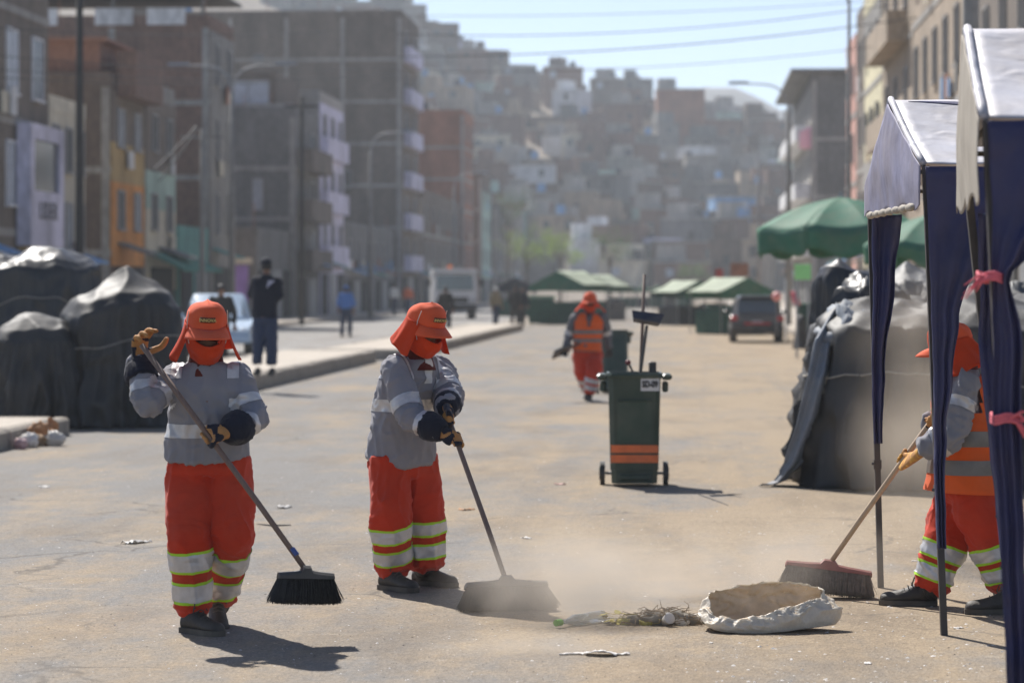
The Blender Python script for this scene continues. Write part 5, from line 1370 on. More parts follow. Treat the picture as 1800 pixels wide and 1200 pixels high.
q.prism([c1, c2, c3, c4], (0, .02, 0)); q.prism([c4, c3, c3 + Vector((0, -.13, .03)), c4 + Vector((0, -.13, .03))], (0, 0, .012)); q.build('pan', mat('dark_blue_pan', (.02, .025, .05), .5, .2, 6, dust=.1), t, rel=True)
t = thing('hand_brush', 'small red knobbed brush handle leaning out of the bin', 'brush', in_bin(1116, 665, -.1)); b = MB(); b.tube([in_bin(1118, 665, -.1), in_bin(1106, 640, -.1)], .009, 8); b.build('handle', M_blkp, t, rel=True); b = MB(); b.ball(in_bin(1104, 637, -.1), .024, 10, 8); b.build('knob', mat('dark_red_knob', (.16, .03, .03), .5, .1), t, rel=True, smooth=True)
t = thing('carton', 'small dark carton poking out of the bin', 'carton', in_bin(1147, 660, .1)); b = MB(); b.bbox(in_bin(1147, 648, .1), (.062, .06, .12), .006); b.build('box', M_blkp, t, rel=True); b = MB(); b.box(in_bin(1147, 641, .1) + Vector((0, 0, .012)), (.05, .05, .02)); b.build('flap', M_bin, t, rel=True)
cb = G(1082, 694)
bin_('open wheeled bin pulled along by the walking sweeper', (cb.x, cb.y + .35, .02), .1, extras=False, pitch=-.22, w=.42)

# ================================================================== VEHICLES
M_cargrey = mat('grey_car_paint', (0.07, 0.072, 0.08), 0.28, 0.06, 3, dust=.12); M_carblue = mat('pale_blue_car_paint', (0.45, 0.55, 0.66), 0.25, 0.05, 3); M_truckw = mat('white_truck_paint', (0.72, 0.73, 0.75), 0.4, 0.06, 3, dust=.05)
M_red = mat('red_lamp', (0.45, 0.02, 0.015), 0.3, 0.1); M_amber = mat('amber_lamp', (0.85, 0.22, 0.04), 0.3, 0); M_tyre = mat('tyre_rubber', (0.018, 0.018, 0.018), 0.8, 0.2, dust=.3); M_plate = mat('number_plate_white', (.5, .5, .5), .5, .1); M_bump = mat('black_bumper', (.03, .03, .032), .6, .15, dust=.2)
M_wind = mat('car_glass', (0.09, 0.11, 0.125), 0.05, 0.0, spec=.8)
def wheel(parent, x, y, r=.32, w=.2):
    q = MB(); q.disc((x, y, r), (1, 0, 0), r, w, 24); o = q.build('wheel', M_tyre, parent); q = MB(); q.disc((x + (.5 * w + .004) * (1 if x > 0 else -1), y, r), (1, 0, 0), r * .6, .01, 16); q.build('rim', M_steel, o)
def car(label, loc, rz, paint, w=1.68, L=4.1, h=1.55, suv=True, front_cam=False):
    """local +y points forward; the rear is at y=0"""
    t = thing('parked_car', label, 'car', loc, rz); hw = w / 2
    def sec(y, zs): return [Vector((x * hw, y, z)) for x, z in zs]
    belt = h * .6; f = h * .2
    def lower(y, k, zt): return sec(y, ((-k * .9, f), (k * .9, f), (k, f + .14), (k * 1.0, belt * .82), (k * .95, zt), (-k * .95, zt), (-k * 1.0, belt * .82), (-k, f + .14)))
    b = MB(); b.rings([lower(0, .93, belt * .93), lower(.08, .985, belt), lower(.9, 1.0, belt + .02), lower(2.6, 1.0, belt), lower(3.0, .99, belt * .95), lower(L - .25, .95, belt * .84), lower(L, .82, belt * .68)])
    b.build('body', paint, t, smooth=True, auto=38)
    def cab(y, k, z): return sec(y, ((-k, z[0]), (k, z[0]), (k * .93, lerp(z[0], z[1], .55)), (k * .8, z[1] - .03), (k * .72, z[1]), (-k * .72, z[1]), (-k * .8, z[1] - .03), (-k * .93, lerp(z[0], z[1], .55))))
    y0 = .06 if suv else .75
    b = MB(); b.rings([cab(y0, .9, (belt - .03, belt + .02)), cab(y0 + .38, .9, (belt - .02, h - .06)), cab(y0 + .75, .9, (belt - .02, h)), cab(2.1, .9, (belt - .02, h - .01)), cab(2.95, .88, (belt - .03, belt + .03))])
    b.build('cabin', paint, t, smooth=True, auto=30)
    # glass set proud of the cabin skin
    q = MB(); e = .012
    def rq(pts, nm, m=M_wind):
        k = MB(); pts = [Vector(p) for p in pts]; n_ = (pts[1] - pts[0]).cross(pts[2] - pts[0]).normalized(); k.prism([p + n_ * .004 for p in pts], n_ * .012); return k.build(nm, m, t)
    zb, ztp = belt + .05, h - .13; sl = .38 / (h - .06 - belt)
    yb = lambda z: y0 + (z - belt) * sl - .012
    rq([(-hw * .74, yb(zb), zb), (hw * .74, yb(zb), zb), (hw * .64, yb(ztp), ztp), (-hw * .64, yb(ztp), ztp)], 'rear_window')
    s2 = .85 / (h - belt - .04); yw = lambda z: 2.95 - (z - belt) * s2 + .012
    rq([(hw * .74, yw(zb), zb), (-hw * .74, yw(zb), zb), (-hw * .66, yw(ztp), ztp), (hw * .66, yw(ztp), ztp)], 'windscreen')
    for sx in (-1, 1):
        for (ya, yc) in ((y0 + .5, 1.55), (1.62, 2.45)):
            xx = lambda z: sx * hw * lerp(.9, .815, (z - belt) / (h - belt)) + sx * .008
            p = [(xx(zb), ya, zb), (xx(zb), yc + (.15 if yc > 2 else 0), zb), (xx(ztp), yc - (.25 if yc > 2 else 0), ztp), (xx(ztp), ya + .1, ztp)]
            rq(p if sx > 0 else p[::-1], 'side_window')
        q = MB(); q.bbox((sx * hw * .85, .05, belt * .86), (hw * .3, .12, .17), .03); q.build('tail_light', M_red, t)
        q = MB(); q.bbox((sx * hw * .72, L - .1, belt * .66), (hw * .34, .16, .13), .03); q.build('headlight', M_plate, t)
        q = MB(); q.bbox((sx * (hw + .07), 2.5, belt + .06), (.16, .09, .12), .02); q.build('mirror', paint, t)
        for y in (.75, L - .8): wheel(t, sx * (hw - .11), y)
    q = MB(); q.bbox((0, .0, f + .16), (w * .97, .16, .26), .05); q.build('rear_bumper', M_bump, t)
    q = MB(); q.bbox((0, L - .02, f + .1), (w * .86, .14, .22), .05); q.build('front_bumper', M_bump if suv else paint, t)
    q = MB(); q.box((0, -.085, f + .3), (w * .5, .02, .06)); q.build('reflector_strip', M_red, t)
    q = MB(); q.box((0, -.02, belt * .72), (.34, .03, .11)); q.build('number_plate', M_plate, t)
    q = MB(); q.box((0, L + .06, f + .2), (.34, .02, .11)); q.build('number_plate', M_plate, t)
    if suv: q = MB(); q.bbox((0, y0 + .34, h - .03), (w * .62, .3, .035), .01); q.build('spoiler', M_bump, t)
    return t
g = G(1331, 603); car('dark grey hatchback parked facing away by the green stalls', g, -RA, M_cargrey, w=1.6, h=1.42)
g = P(352, 505, 69); car('pale blue saloon facing the camera behind the peaked black stall', (g.x, 69 + 4, .004), math.pi - RA * 0 + .12, M_carblue, w=1.75, h=1.5, suv=False)
# white truck
g = G(800, 561); t = thing('white_truck', 'white truck with an orange roof beacon facing down the left carriageway', 'truck', g, -RA + .12); w = 2.3
b = MB(); b.rings([[Vector((x, y, z)) for x, z in ((-w / 2, .55), (w / 2, .55), (w / 2 * k, 1.55), (w / 2 * k * .93, zt_), (-w / 2 * k * .93, zt_), (-w / 2 * k, 1.55))] for y, k, zt_ in ((0, .97, 2.35), (.12, 1, 2.42), (1.7, 1, 2.42))]); b.build('cab', M_truckw, t)
q = MB(); q.rings([[Vector((x, y, z)) for x, z in ((-w * .52, 2.42), (w * .52, 2.42), (w * .48, 2.62), (-w * .48, 2.62))] for y in (-.12, 1.8)]); q.build('roof_visor', M_truckw, t)
q = MB(); q.prism([(-w * .42, -.02, 1.5), (w * .42, -.02, 1.5), (w * .40, -.005, 2.3), (-w * .40, -.005, 2.3)], (0, -.02, 0)); q.build('windscreen', M_wind, t)
q = MB(); q.bbox((0, -.05, .62), (w, .2, .3), .05); q.build('bumper', M_bump, t); q = MB(); q.bbox((0, -.02, 1.0), (w * .6, .06, .3), .02); q.build('grille', M_bump, t)
for sx in (-1, 1):
    q = MB(); q.bbox((sx * w * .4, -.06, .95), (.3, .08, .18), .02); q.build('headlight', M_plate, t); q = MB(); q.bbox((sx * (w / 2 + .2), .1, 1.9), (.2, .1, .4), .03); q.build('mirror', M_bump, t)
    wheel(t, sx * (w / 2 - .18), .9, .45, .28); wheel(t, sx * (w / 2 - .18), 4.2, .45, .3)
q = MB(); q.bbox((0, 3.6, 1.55), (w, 3.4, 1.9), .05); q.build('cargo_body', M_truckw, t); q = MB(); q.box((0, 2.6, .5), (.9, 5.2, .16)); q.build('chassis', M_bump, t)
q = MB(); q.disc((-.25, .6, 2.72), (0, 0, 1), .12, .22, 14); q.build('beacon', M_amber, t)

# ================================================================== POLES, LAMPS, WIRES
M_pole = mat('weathered_pole', (0.24, 0.235, 0.225), 0.85, 0.2, 3, 0.004, 20); M_poled = mat('dark_timber_pole', (0.035, 0.032, 0.03), 0.85, 0.3, 3); M_lamp = mat('lamp_housing', (0.34, 0.35, 0.36), 0.5, 0.1); M_wire = mat('black_cable', (0.03, 0.03, 0.033), 0.7, 0)
def lamp(label, off, s, arm=-1, h=8.9, r=.11, group=None, double=False, m=None):
    c = R(off, s); t = thing('street_lamp', label, 'street lamp', c, -RA, group)
    q = MB(); q.tube([(0, 0, 0), (0, 0, h * .5), (0, 0, h)], [r * 1.3, r, r * .72], 12); q.build('pole', m or M_pole, t, smooth=True)
    for sx in ((arm, -arm) if double else (arm,)):
        pts = [Vector((0, 0, h - .1)), Vector((sx * .15, 0, h + .55)), Vector((sx * .7, 0, h + .95)), Vector((sx * 1.75, 0, h + 1.02))]
        pp, rr = smoothpath(pts, [.045, .04, .035, .03], 6); q = MB(); q.tube(pp, rr, 8); q.build('arm', M_lamp, t, smooth=True)
        q = MB(); q.rings([[Vector((sx * x, y * k, h + 1.03 + z)) for y, z in ((-.15, -.02), (.15, -.02), (.11, .09), (-.11, .09))] for x, k in ((1.62, .5), (1.85, 1), (2.2, 1.05), (2.42, .5))]); q.build('lamp_head', M_lamp, t)
    return t
lamp('tall lamp post on the right, arm reaching over the road before the grey end block', 4.0, 116)
lamp('near right lamp post whose arm runs out of the picture top', 4.0, 72, r=.055)
lamp('thin far lamp post on the right beyond the end block', 4.0, 165)
lamp('left lamp post with twin heads by the brick block', -17, 105, 1, double=True)
lamp('left lamp post before the tallest block', -17, 151, 1)
lamp('left lamp post beside the red brick block', -17, 205, 1)
lamp('far left lamp post near the street end', -17, 290, 1)
def pole(label, c, h, r, m, bars=(), name='utility_pole'):
    t = thing(name, label, 'pole', c, -RA); q = MB(); q.tube([(0, 0, 0), (0, 0, h * .5), (0, 0, h)], [r * 1.2, r, r * .8], 12); q.build('shaft', m, t, smooth=True)
    for z in bars: q = MB(); q.box((0, 0, z), (1.5, .09, .09)); q.build('crossarm', m, t)
    return t
pole('dark timber pole in front of the cream house', R(-17.0, 78.5), 11.5, .11, M_poled, (10.9,))
pole('slim grey pole by the brick block corner', R(-17.0, 98.5), 7.2, .09, M_pole, (6.9,))
pole('thick concrete pole rising behind the blue tents', R(4.5, 46), 11, .135, M_pole, (10.2,))
pole('dark pole before the white house front', R(-17.0, 124), 10, .1, M_poled, (9.6,))
# braced strut wires on the slim grey pole
def wire(label, a, b, sag=.3, r=.014, n=14, group='cables strung over the street'):
    a, b = Vector(a), Vector(b); q = MB(); q.tube([lerp(a, b, k / n) - Vector((0, 0, sag * 4 * (k / n) * (1 - k / n))) for k in range(n + 1)], r, 5)
    o = q.mesh('cable', M_wire, smooth=True); ob = link('cable', o); return tag(ob, label, 'cable', group)
wire('upper cable crossing the sky from the tallest block', P(700, 60, 105), P(1620, 0, 105), .5, .017)
wire('middle cable crossing the sky from the tallest block', P(700, 100, 100), P(1620, 30, 100), .35, .02)
wire('lower thin cable crossing the sky behind the lamp', P(700, 125, 112), P(1700, 60, 112), .5, .014)
wire('faint topmost cable crossing the sky', P(700, 28, 112), P(1700, -12, 112), .3, .012)
for k, (y0, y1) in enumerate(((48, 45), (95, 118), (120, 128), (135, 130))): wire('slack cable strung along the left house fronts', P(-40, y0, 76), P(700, y1, 118), .3, .012, group='cables along the left fronts')
wire('cable slanting down from the slim grey pole', P(345, 222, 96), P(268, 300, 92), .05, .03); wire('second cable slanting down from the slim grey pole', P(348, 225, 96), P(280, 318, 94), .05, .03)

# ================================================================== SMALL STREET THINGS
t = thing('post_marker', 'dark cloth-wrapped marker post beside the parked car', 'marker post', G(1408, 613)); q = MB(); q.tube([(0, 0, 0), (0, 0, .1), (0, 0, .5), (0, 0, .8), (0, 0, .92)], [.22, .21, .15, .12, .05], 14); q.build('wrap', M_tarp, t, smooth=True); q = MB(); q.disc((0, 0, .03), (0, 0, 1), .24, .06, 14); q.build('base', M_bump, t)
def ballthing(nm, label, cat, c, r, m, stalk):
    t = thing(nm, label, cat, c); q = MB(); q.ball((0, 0, 0), r, 14, 10); q.build('ball', m, t, smooth=True); q = MB(); q.tube([(0, 0, -r[2]), (0, 0, -stalk)], .012, 6); q.build('stalk', M_steel, t)
ballthing('balloon', 'round pink balloon over the parked car', 'balloon', P(1365, 521, 80), (.14, .14, .13), mat('pink_rubber', (.75, .28, .26), .4, .05), 1.1)
q = MB(); q.grid(lambda u, v: P(lerp(1388, 1400, u) + 8 * v, lerp(512, 536, v), 78) + Vector((0, .1 * math.sin(u * 6 + v * 3), 0)), 8, 8); tag(q.build('hanging_cloth', mat('pink_cloth', (.7, .2, .25), .8, .1, subs=.2), thick=.004, smooth=True), 'pink cloth hanging over the green counter', 'cloth')
def sign(label, px, py, w, h, d, m, leg):
    c = P(px, py, d); t = thing('sign_board', label, 'sign', (c.x, c.y, c.z), -RA); q = MB(); q.bbox((0, 0, 0), (w, .06, h), .01); q.build('board', m, t)
    for x in (-w * .35, w * .35): q = MB(); q.tube([(x, .05, -h / 2), (x, .05, -leg)], .025, 6); q.build('leg', M_steel, t)
sign('rust red board above the pale stall roofs', 1300, 474, .75, .55, 118, M_w['rust'], c.z + 3 if False else 2.4); sign('small red board beside the rust red one', 1264, 481, .35, .4, 125, mat('bright_red_board', (.5, .06, .05), .7, .1), 2.2); sign('lime green board beneath the big parasol', 1411, 478, .38, .36, 66, mat('lime_board', (.3, .68, .25), .7, .08), 2.0)
t = thing('flag', 'pink flag hung from the grey end block', 'flag', P(1428, 262, 170)); q = MB(); c0 = P(1428, 262, 170); q.tube([P(1436, 268, 172) , P(1420, 212, 168)], .03, 6); q.build('staff', M_steel, t, rel=True)
q = MB(); q.grid(lambda u, v: P(lerp(1426, 1404, v) , lerp(222, 262, u) + 10 * v * (1 - u), 168) + Vector((0, .2 * math.sin(v * 5), 0)), 8, 10); q.build('cloth', mat('pink_flag', (.75, .5, .58), .8, .1, subs=.2), t, rel=True, thick=.01, smooth=True)
t = thing('green_counter', 'dark green cloth-covered counter beyond the marker post', 'counter', G(1432, 598), -RA); q = MB(); q.bbox((0, .5, .55), (1.0, .9, 1.1), .05); q.build('cover', M_grnd, t); q = MB(); q.bbox((0, .5, 1.13), (1.05, .95, .06), .02); q.build('top', M_grn, t)
q = MB(); q.box2((-.9, -.2, 0), (-.86, .9, 1.9)); q.build('post', M_steel, t)

# ================================================================== TREES
M_bark = mat('bark', (.12, .09, .065), .9, .3, 6); M_leafy = mat('yellow_green_leaves', (.26, .36, .06), .7, .35, 2, subs=.3); M_leafg = mat('dusty_green_leaves', (.11, .16, .055), .7, .35, 2, subs=.25)
def tree(label, c, h, cr, m, seed, name='street_tree'):
    rn = random.Random(seed); c = Vector(c); t = thing(name, label, 'tree', c); q = MB(); th = h - cr * 1.1
    q.tube([(0, 0, -.3), (.05, 0, th * .5), (0, .05, th), (.1, 0, h - cr * .4)], [.16, .13, .1, .04], 8)
    tips = []
    for k in range(9):
        a = k * 2.4; e = Vector((math.cos(a) * cr * .75, math.sin(a) * cr * .75, th + cr * rn.uniform(.25, 1.4))); st = Vector((0, 0, th * rn.uniform(.75, 1.05))); q.tube([st, lerp(st, e, .5) + Vector((0, 0, .15)), e], [.06, .04, .015], 6); tips.append(e)
    q.build('trunk', M_bark, t, smooth=True)
    q = MB()
    for k in range(42):                              # leaf clumps round the limb ends, with gaps
        p = rn.choice(tips) + Vector((rn.gauss(0, .3), rn.gauss(0, .3), rn.gauss(0, .25))) * cr
        for j in range(26):
            x = p + Vector((rn.gauss(0, .17), rn.gauss(0, .17), rn.gauss(0, .14))) * cr
            n = Vector((rn.gauss(0, 1), rn.gauss(0, 1), rn.gauss(0, 1))).normalized(); a, b_, _ = frame_of(n); s_ = rn.uniform(.06, .13)
            q.add([x - a * s_, x + b_ * s_ * .5, x + a * s_, x - b_ * s_ * .5], [(0, 1, 2, 3)])
    o = q.mesh('crown', m, fix=False); link('crown', o, t)
for k, (px, py, d, h, cr, m, lb) in enumerate(((925, 522, 262, 6.4, 1.9, M_leafy, 'bright yellow-green tree over the green stalls'), (985, 520, 270, 6.0, 1.7, M_leafy, 'yellow-green tree beside the white three storey house'), (1072, 522, 280, 6.2, 1.8, M_leafg, 'dusty green tree right of the white three storey house'),
                                               (893, 522, 300, 10.5, 2.2, M_leafg, 'tall dusty tree at the end of the left house row'), (1215, 521, 300, 3.4, 1.3, M_leafg, 'low dusty tree at the foot of the hill'))):
    g = P(px, 505, d); tree(lb, (g.x, d, 0), h, cr, m, 31 + k)

# ================================================================== PEOPLE FARTHER OFF
def standing(px, py, h, d, face, z0=0.0, armo=.06, fwd_arm=0.0, step=.08):
    c = P(px, 505, d); c.z = z0; f = Vector((math.sin(face), -math.cos(face), 0)); r = f.cross(Vector((0, 0, 1))).normalized(); k = h / 1.7
    def q(x, y, z): return c + r * x * k + f * y * k + Vector((0, 0, z * k))
    return c, dict(pelvis=q(0, 0, .95), chest=q(0, 0, 1.2), neck=q(0, 0, 1.44), head=q(0, .03, 1.57), shR=q(.18, 0, 1.4), shL=q(-.18, 0, 1.4), elR=q(.22 + armo, .02 + fwd_arm * .4, 1.12), elL=q(-.22 - armo, .02 + fwd_arm * .4, 1.12), wrR=q(.22 + armo * .5, .1 + fwd_arm, .88 + fwd_arm * 1.4), wrL=q(-.22 - armo * .5, .1 + fwd_arm, .88 + fwd_arm * 1.4),
                  hipR=q(.09, 0, .92), hipL=q(-.09, 0, .92), knR=q(.1, step, .5), knL=q(-.1, -step * .3, .5), anR=q(.1, step * .8, .09), anL=q(-.1, -step, .09)), f
def bystander(label, px, d, h, face, top, legs, capm, z0=0.0, **k):
    c, J, f = standing(px, 0, h, d, face, z0, **k); p = Person(label, c, J, voxel=.022); p.body(f + Vector((0, 0, -.1)))
    p.shirt(top, arm=(.066, .058, .05, .044), seed=px, cuff_t=.5 if top is M_blue else .92); p.trousers(legs, leg=(.1, .085, .076, .072, .066), bands=False, seed=px + 1)
    for s_ in 'RL':
        a = p.J['an' + s_] + p.b; gz = Vector((a.x, a.y, z0 + .012)); p.boot(a + Vector((0, 0, .02)), gz - f * .07, gz + f * .2, length=.27)
        p.hand(s_, p.J['wr' + s_] + p.b, (p.J['wr' + s_] - p.J['el' + s_]), -f if s_ == 'R' else f, (35, 35, 35, 40), m0=M_skin, m1=M_skin, name='hand')
    if capm: p.simple_cap(capm)
    else:
        h_ = MB(); h_.ball(p.H + p.hu * .035 - p.hf * .012, (.082, .1, .1), 14, 9, Matrix((p.hr, p.hf, p.hu)).transposed()); p.part('hair', h_.mesh('hair', M_hair, smooth=True))
    return p
# photographer in navy on the median, seen from behind
J = JP(44.6, pelvis=(465, 556, 0), chest=(466, 520, 0), neck=(468, 486, 0), head=(468, 467, .02), shR=(488, 494, 0), shL=(448, 494, 0), elR=(491, 522, -.02), elL=(441, 518, .12), wrR=(462, 500, .3), wrL=(452, 498, .3),
       hipR=(476, 562, 0), hipL=(455, 562, 0), knR=(477, 604, 0), knL=(454, 604, 0), anR=(477, 640, 0), anL=(453, 640, 0))
pb = P(465, 649, 44.6); pb.z = .27
pn = Person('man in navy vest and jeans seen from behind, standing on the median', pb, J, voxel=.016); pn.body((-.35, .93, .05))
pn.shirt(M_navy, arm=(.068, .06, .05, .044), seed=21, widths=[(-.06, .2, .14), (0, .198, .138), (.25, .19, .13), (.5, .2, .13), (.72, .2, .125), (.86, .185, .105), (.97, .115, .085), (1.05, .07, .07)]); pn.trousers(M_jean, leg=(.105, .09, .082, .08, .075), bands=False, seed=22); pn.simple_cap(M_navy)
for s_, px in (('R', 478), ('L', 453)): a = P(px, 644, 44.6); a.z = .35; g = Vector((a.x, a.y, .282)); pn.boot(a, g - Vector((0, .06, 0)), g + Vector((-.06, .22, 0))); pn.hand(s_, pn.J['wr' + s_] + pn.b, (-.2, .3, .9), (-.3, .9, 0), (50, 50, 50, 50), m0=M_skin, m1=M_skin, name='hand')
q = MB(); q.grid(lambda u, v: pn.J['chest'] + Vector((lerp(.06, .16, u) * (1 - .45 * v), -.142 + .05 * u, lerp(.24, .13, v))), 6, 6); link('back_emblem', q.mesh('back_emblem', mat('pale_emblem', (.45, .47, .6), .7, .2), thick=.004), pn.shirt_o)
t = thing('camera', 'small camera held up by the man in navy', 'camera', P(455, 494, 44.95)); q = MB(); q.bbox((0, 0, 0), (.14, .08, .1), .012); q.build('camera_body', M_bump, t); q = MB(); q.disc((-.02, .1, 0), (-.2, 1, 0), .04, .12, 14); q.build('lens', M_bump, t)
bystander('man in a blue shirt and blue hat walking on the far carriageway', 608, 95.5, 1.72, 2.9, M_blue, M_jean, M_blue, .004, step=.14)
bystander('man in dark clothes with short black hair beyond the sweeper with the raised hand', 388, 58, 1.72, .4, M_blk, M_blk, None, .004)
bystander('person in a pale hat walking between the truck and the median end', 871, 118, 1.66, .6, M_khaki, M_jean, M_white, .004)
bystander('person in a dark coat at the median end', 905, 120, 1.75, 2.6, M_blk, M_blk, None, .004)
bystander('person in dark trousers beside the one in the dark coat', 917, 124, 1.68, .3, M_navy, M_blk, None, .004)
bystander('pedestrian in black standing before the white truck', 783, 99, 1.7, 2.8, M_blk, M_navy, None, .004)
bystander('person in a white shirt by the tallest block', 693, 150, 1.7, .8, M_white, M_jean, None, .17)
bystander('person in an orange top under the tallest block', 717, 152, 1.65, .5, CL('soft_orange', (.5, .12, .05)), M_jean, None, .17)

# ================================================================== LITTER
M_sack = mat('woven_sack', (0.86, 0.8, 0.69), 0.5, 0.08, 9, 0.003, 60, subs=0.34, dust=.16, speck=.05); M_paper = mat('white_paper', (0.72, 0.69, 0.66), 0.7, 0.06, 20, subs=.2)
c = G(1318, 1112); t = thing('plastic_sack', 'dirty white woven sack lying open beside the debris pile', 'sack', c); q = MB(); cw = Vector((c.x, c.y + .1, 0))
def sk(u, v):
    th = u * 2 * math.pi; ca, sa = math.cos(th), math.sin(th); v = .05 + .95 * v
    k = (abs(ca) ** 2.6 + abs(sa) ** 2.6) ** (-1 / 2.6)
    rx = .235 * k + .02 * ca + (.17 * ca ** 6 if ca > 0 else 0); ry = .165 * k
    w = min(1, v / .42); wall = max(0, (v - .42) / .48); lip = max(0, (v - .9) / .1)
    prof = w ** .8 * (1 + .10 * math.sin(min(1, wall) * math.pi)) - .16 * min(1, wall) ** 2 + .10 * lip
    rim = .105 + .1 * max(0, sa) ** .7 - .03 * max(0, -sa) + .035 * ca + .02 * noise.noise(Vector((ca * 2.2, sa * 2.2, 4)))
    z = .006 + .03 * w * (1 - ca * .2) * (abs(ca) ** 3) + rim * min(1, wall) ** .85 - .03 * lip
    p = Vector((ca * rx * prof, sa * ry * prof, z)); n = Vector((p.x * 9, p.y * 9, p.z * 12)) + Vector((3, 1, 0))
    f = min(1, wall * 2 + .2)
    p += Vector((ca, sa, .5)) * f * (.012 * (ridge(n) - .55) + .013 * (crease(n * 1.7) - .2) + .003 * (crease(n * 3.4) - .2)); p.z = max(p.z, .005)
    return cw + p
q.grid(sk, 220, 84, close_u=True); q.build('sack_body', M_sack, t, smooth=True, rel=True)
def lin(u, v):                                          # inner layer of the sack, darker tan for its dirt and painted-in shade
    p = sk(u, v * .86) - cw; return cw + Vector((p.x * .96, p.y * .95, p.z + .004))
q = MB(); q.grid(lin, 140, 50, close_u=True); q.build('lining', mat('soiled_shaded_inside', (.62, .5, .36), .8, .2, 12, dust=.15), t, smooth=True, rel=True)
# debris pile
rn = random.Random(5); c = G(1165, 1097); t = thing('debris_pile', 'swept heap of dry twigs, leaves and rags next to the sack', 'debris', c)
M_twig = mat('dry_twig', (.22, .16, .1), .9, .35, 30); M_yl = mat('yellowing_leaf', (.5, .42, .08), .7, .25, 20, subs=.2); M_clr0 = mat('pale_rag', (.5, .45, .38), .8, .2, 20); M_rag = mat('grey_rag', (.2, .18, .15), .9, .3, 20, .004, 40)
q = MB()
for k in range(170):
    u = rn.gauss(0, 1); x = max(-.26, min(.24, u * .11)); hh = .075 * max(.15, 1 - (x / .25) ** 2); p = Vector((x, rn.gauss(0, .05), rn.uniform(.004, hh))); d = Vector((rn.gauss(0, 1), rn.gauss(0, .7), rn.gauss(0, .16))).normalized(); l = rn.uniform(.03, .11); e = p + d * l; e.z = max(.004, e.z); m_ = lerp(p, e, .5) + Vector((rn.gauss(0, .012), 0, abs(rn.gauss(0, .012)))); q.tube([p, m_, e], [.0026, .0022, .001], 4)
o = q.build('twigs', M_twig, t); o['kind'] = 'stuff'
for k, (x, y, s_, m) in enumerate(((-.19, -.02, .03, M_yl), (.17, .02, .04, M_clr0), (-.08, -.05, .03, M_yl), (.09, -.05, .028, M_clr0), (-.05, -.02, .055, M_rag), (.05, .0, .06, M_rag), (.0, .03, .06, M_twig), (.13, -.01, .045, M_rag), (-.13, 0, .04, M_rag))):
    q = MB(); q.ball((x, y, s_ * .5), (s_ * 1.3, s_, s_ * .6), 18, 12); me = q.mesh('rag', m, smooth=True); displace(me, lambda p: .018 * (ridge(p * 22 + Vector((k, 0, 0))) - .5)); link('rag', me, t)
for k in range(34):
    x = rn.choice((rn.uniform(-.3, -.14), rn.uniform(-.12, .02))); z0 = rn.uniform(.01, .06); q = MB(); a = rn.uniform(0, 6); w_ = rn.uniform(.02, .034)
    e_ = Vector((math.cos(a), math.sin(a), rn.uniform(-.2, .3))) * w_; f_ = Vector((-math.sin(a), math.cos(a), rn.uniform(-.3, .3))) * w_ * .5; c_ = Vector((x, rn.gauss(0, .03), z0)); q.prism([c_ - e_, c_ - e_ * .3 + f_, c_ + e_ * .5 + f_ * .8, c_ + e_, c_ + e_ * .4 - f_ * .8, c_ - e_ * .4 - f_], (0, 0, .0015)); q.build('leaf', M_yl, t)
q = MB(); q.rings([[Vector((r_ * math.cos(a), r_ * math.sin(a), z)) for a in [i * math.pi / 8 for i in range(16)]] for z, r_ in ((0, .02), (.06, .027), (.063, .029), (.066, .027))]); me = q.mesh('paper_cup', M_paper, smooth=True)
o = tag(link('paper_cup', me, None, (c.x + .005, c.y - .06, .022)), 'white cup lying on the debris heap', 'cup'); o.rotation_euler = (1.2, .2, .3)
# crumpled white paper
c = G(1045, 1152); t = thing('paper_scrap', 'crumpled white paper strip on the road before the debris heap', 'paper', c); q = MB()
def pp_(u, v):
    x = lerp(-.16, .16, u); k = 1 if .36 < u < .8 else .32; y = (v - .5) * .11 * k + .015 * math.sin(u * 7); z = .008 + .02 * max(0, math.sin((u - .34) / .46 * math.pi) if .34 < u < .8 else 0) * (1.1 - v) + .012 * abs(noise.noise(Vector((u * 9, v * 5, 2)))) ; return Vector((x, y, z))
q.grid(pp_, 40, 12); q.build('sheet', M_paper, t, smooth=True, thick=.0015)
# plastic bottle with a green cap
M_pet = mat('clear_plastic', (.75, .78, .76), .12, 0, trans=.75, spec=.5); a, b_ = G(1062, 1092) + Vector((0, 0, .03)), G(985, 1104) + Vector((0, 0, .03)); t = thing('plastic_bottle', 'clear plastic bottle with a green cap lying in the dust', 'bottle', (a + b_) / 2 - Vector((0, 0, .03)))
q = MB(); q.tube([a, lerp(a, b_, .04), lerp(a, b_, .35), lerp(a, b_, .4), lerp(a, b_, .68), lerp(a, b_, .86), b_], [.02, .029, .03, .027, .029, .012, .011], 16); q.build('bottle_body', M_pet, t, smooth=True, rel=True); q = MB(); q.tube([lerp(a, b_, .985), lerp(a, b_, 1.1)], .0165, 14); q.build('cap', mat('green_cap', (.18, .42, .08), .5, .05), t, rel=True)
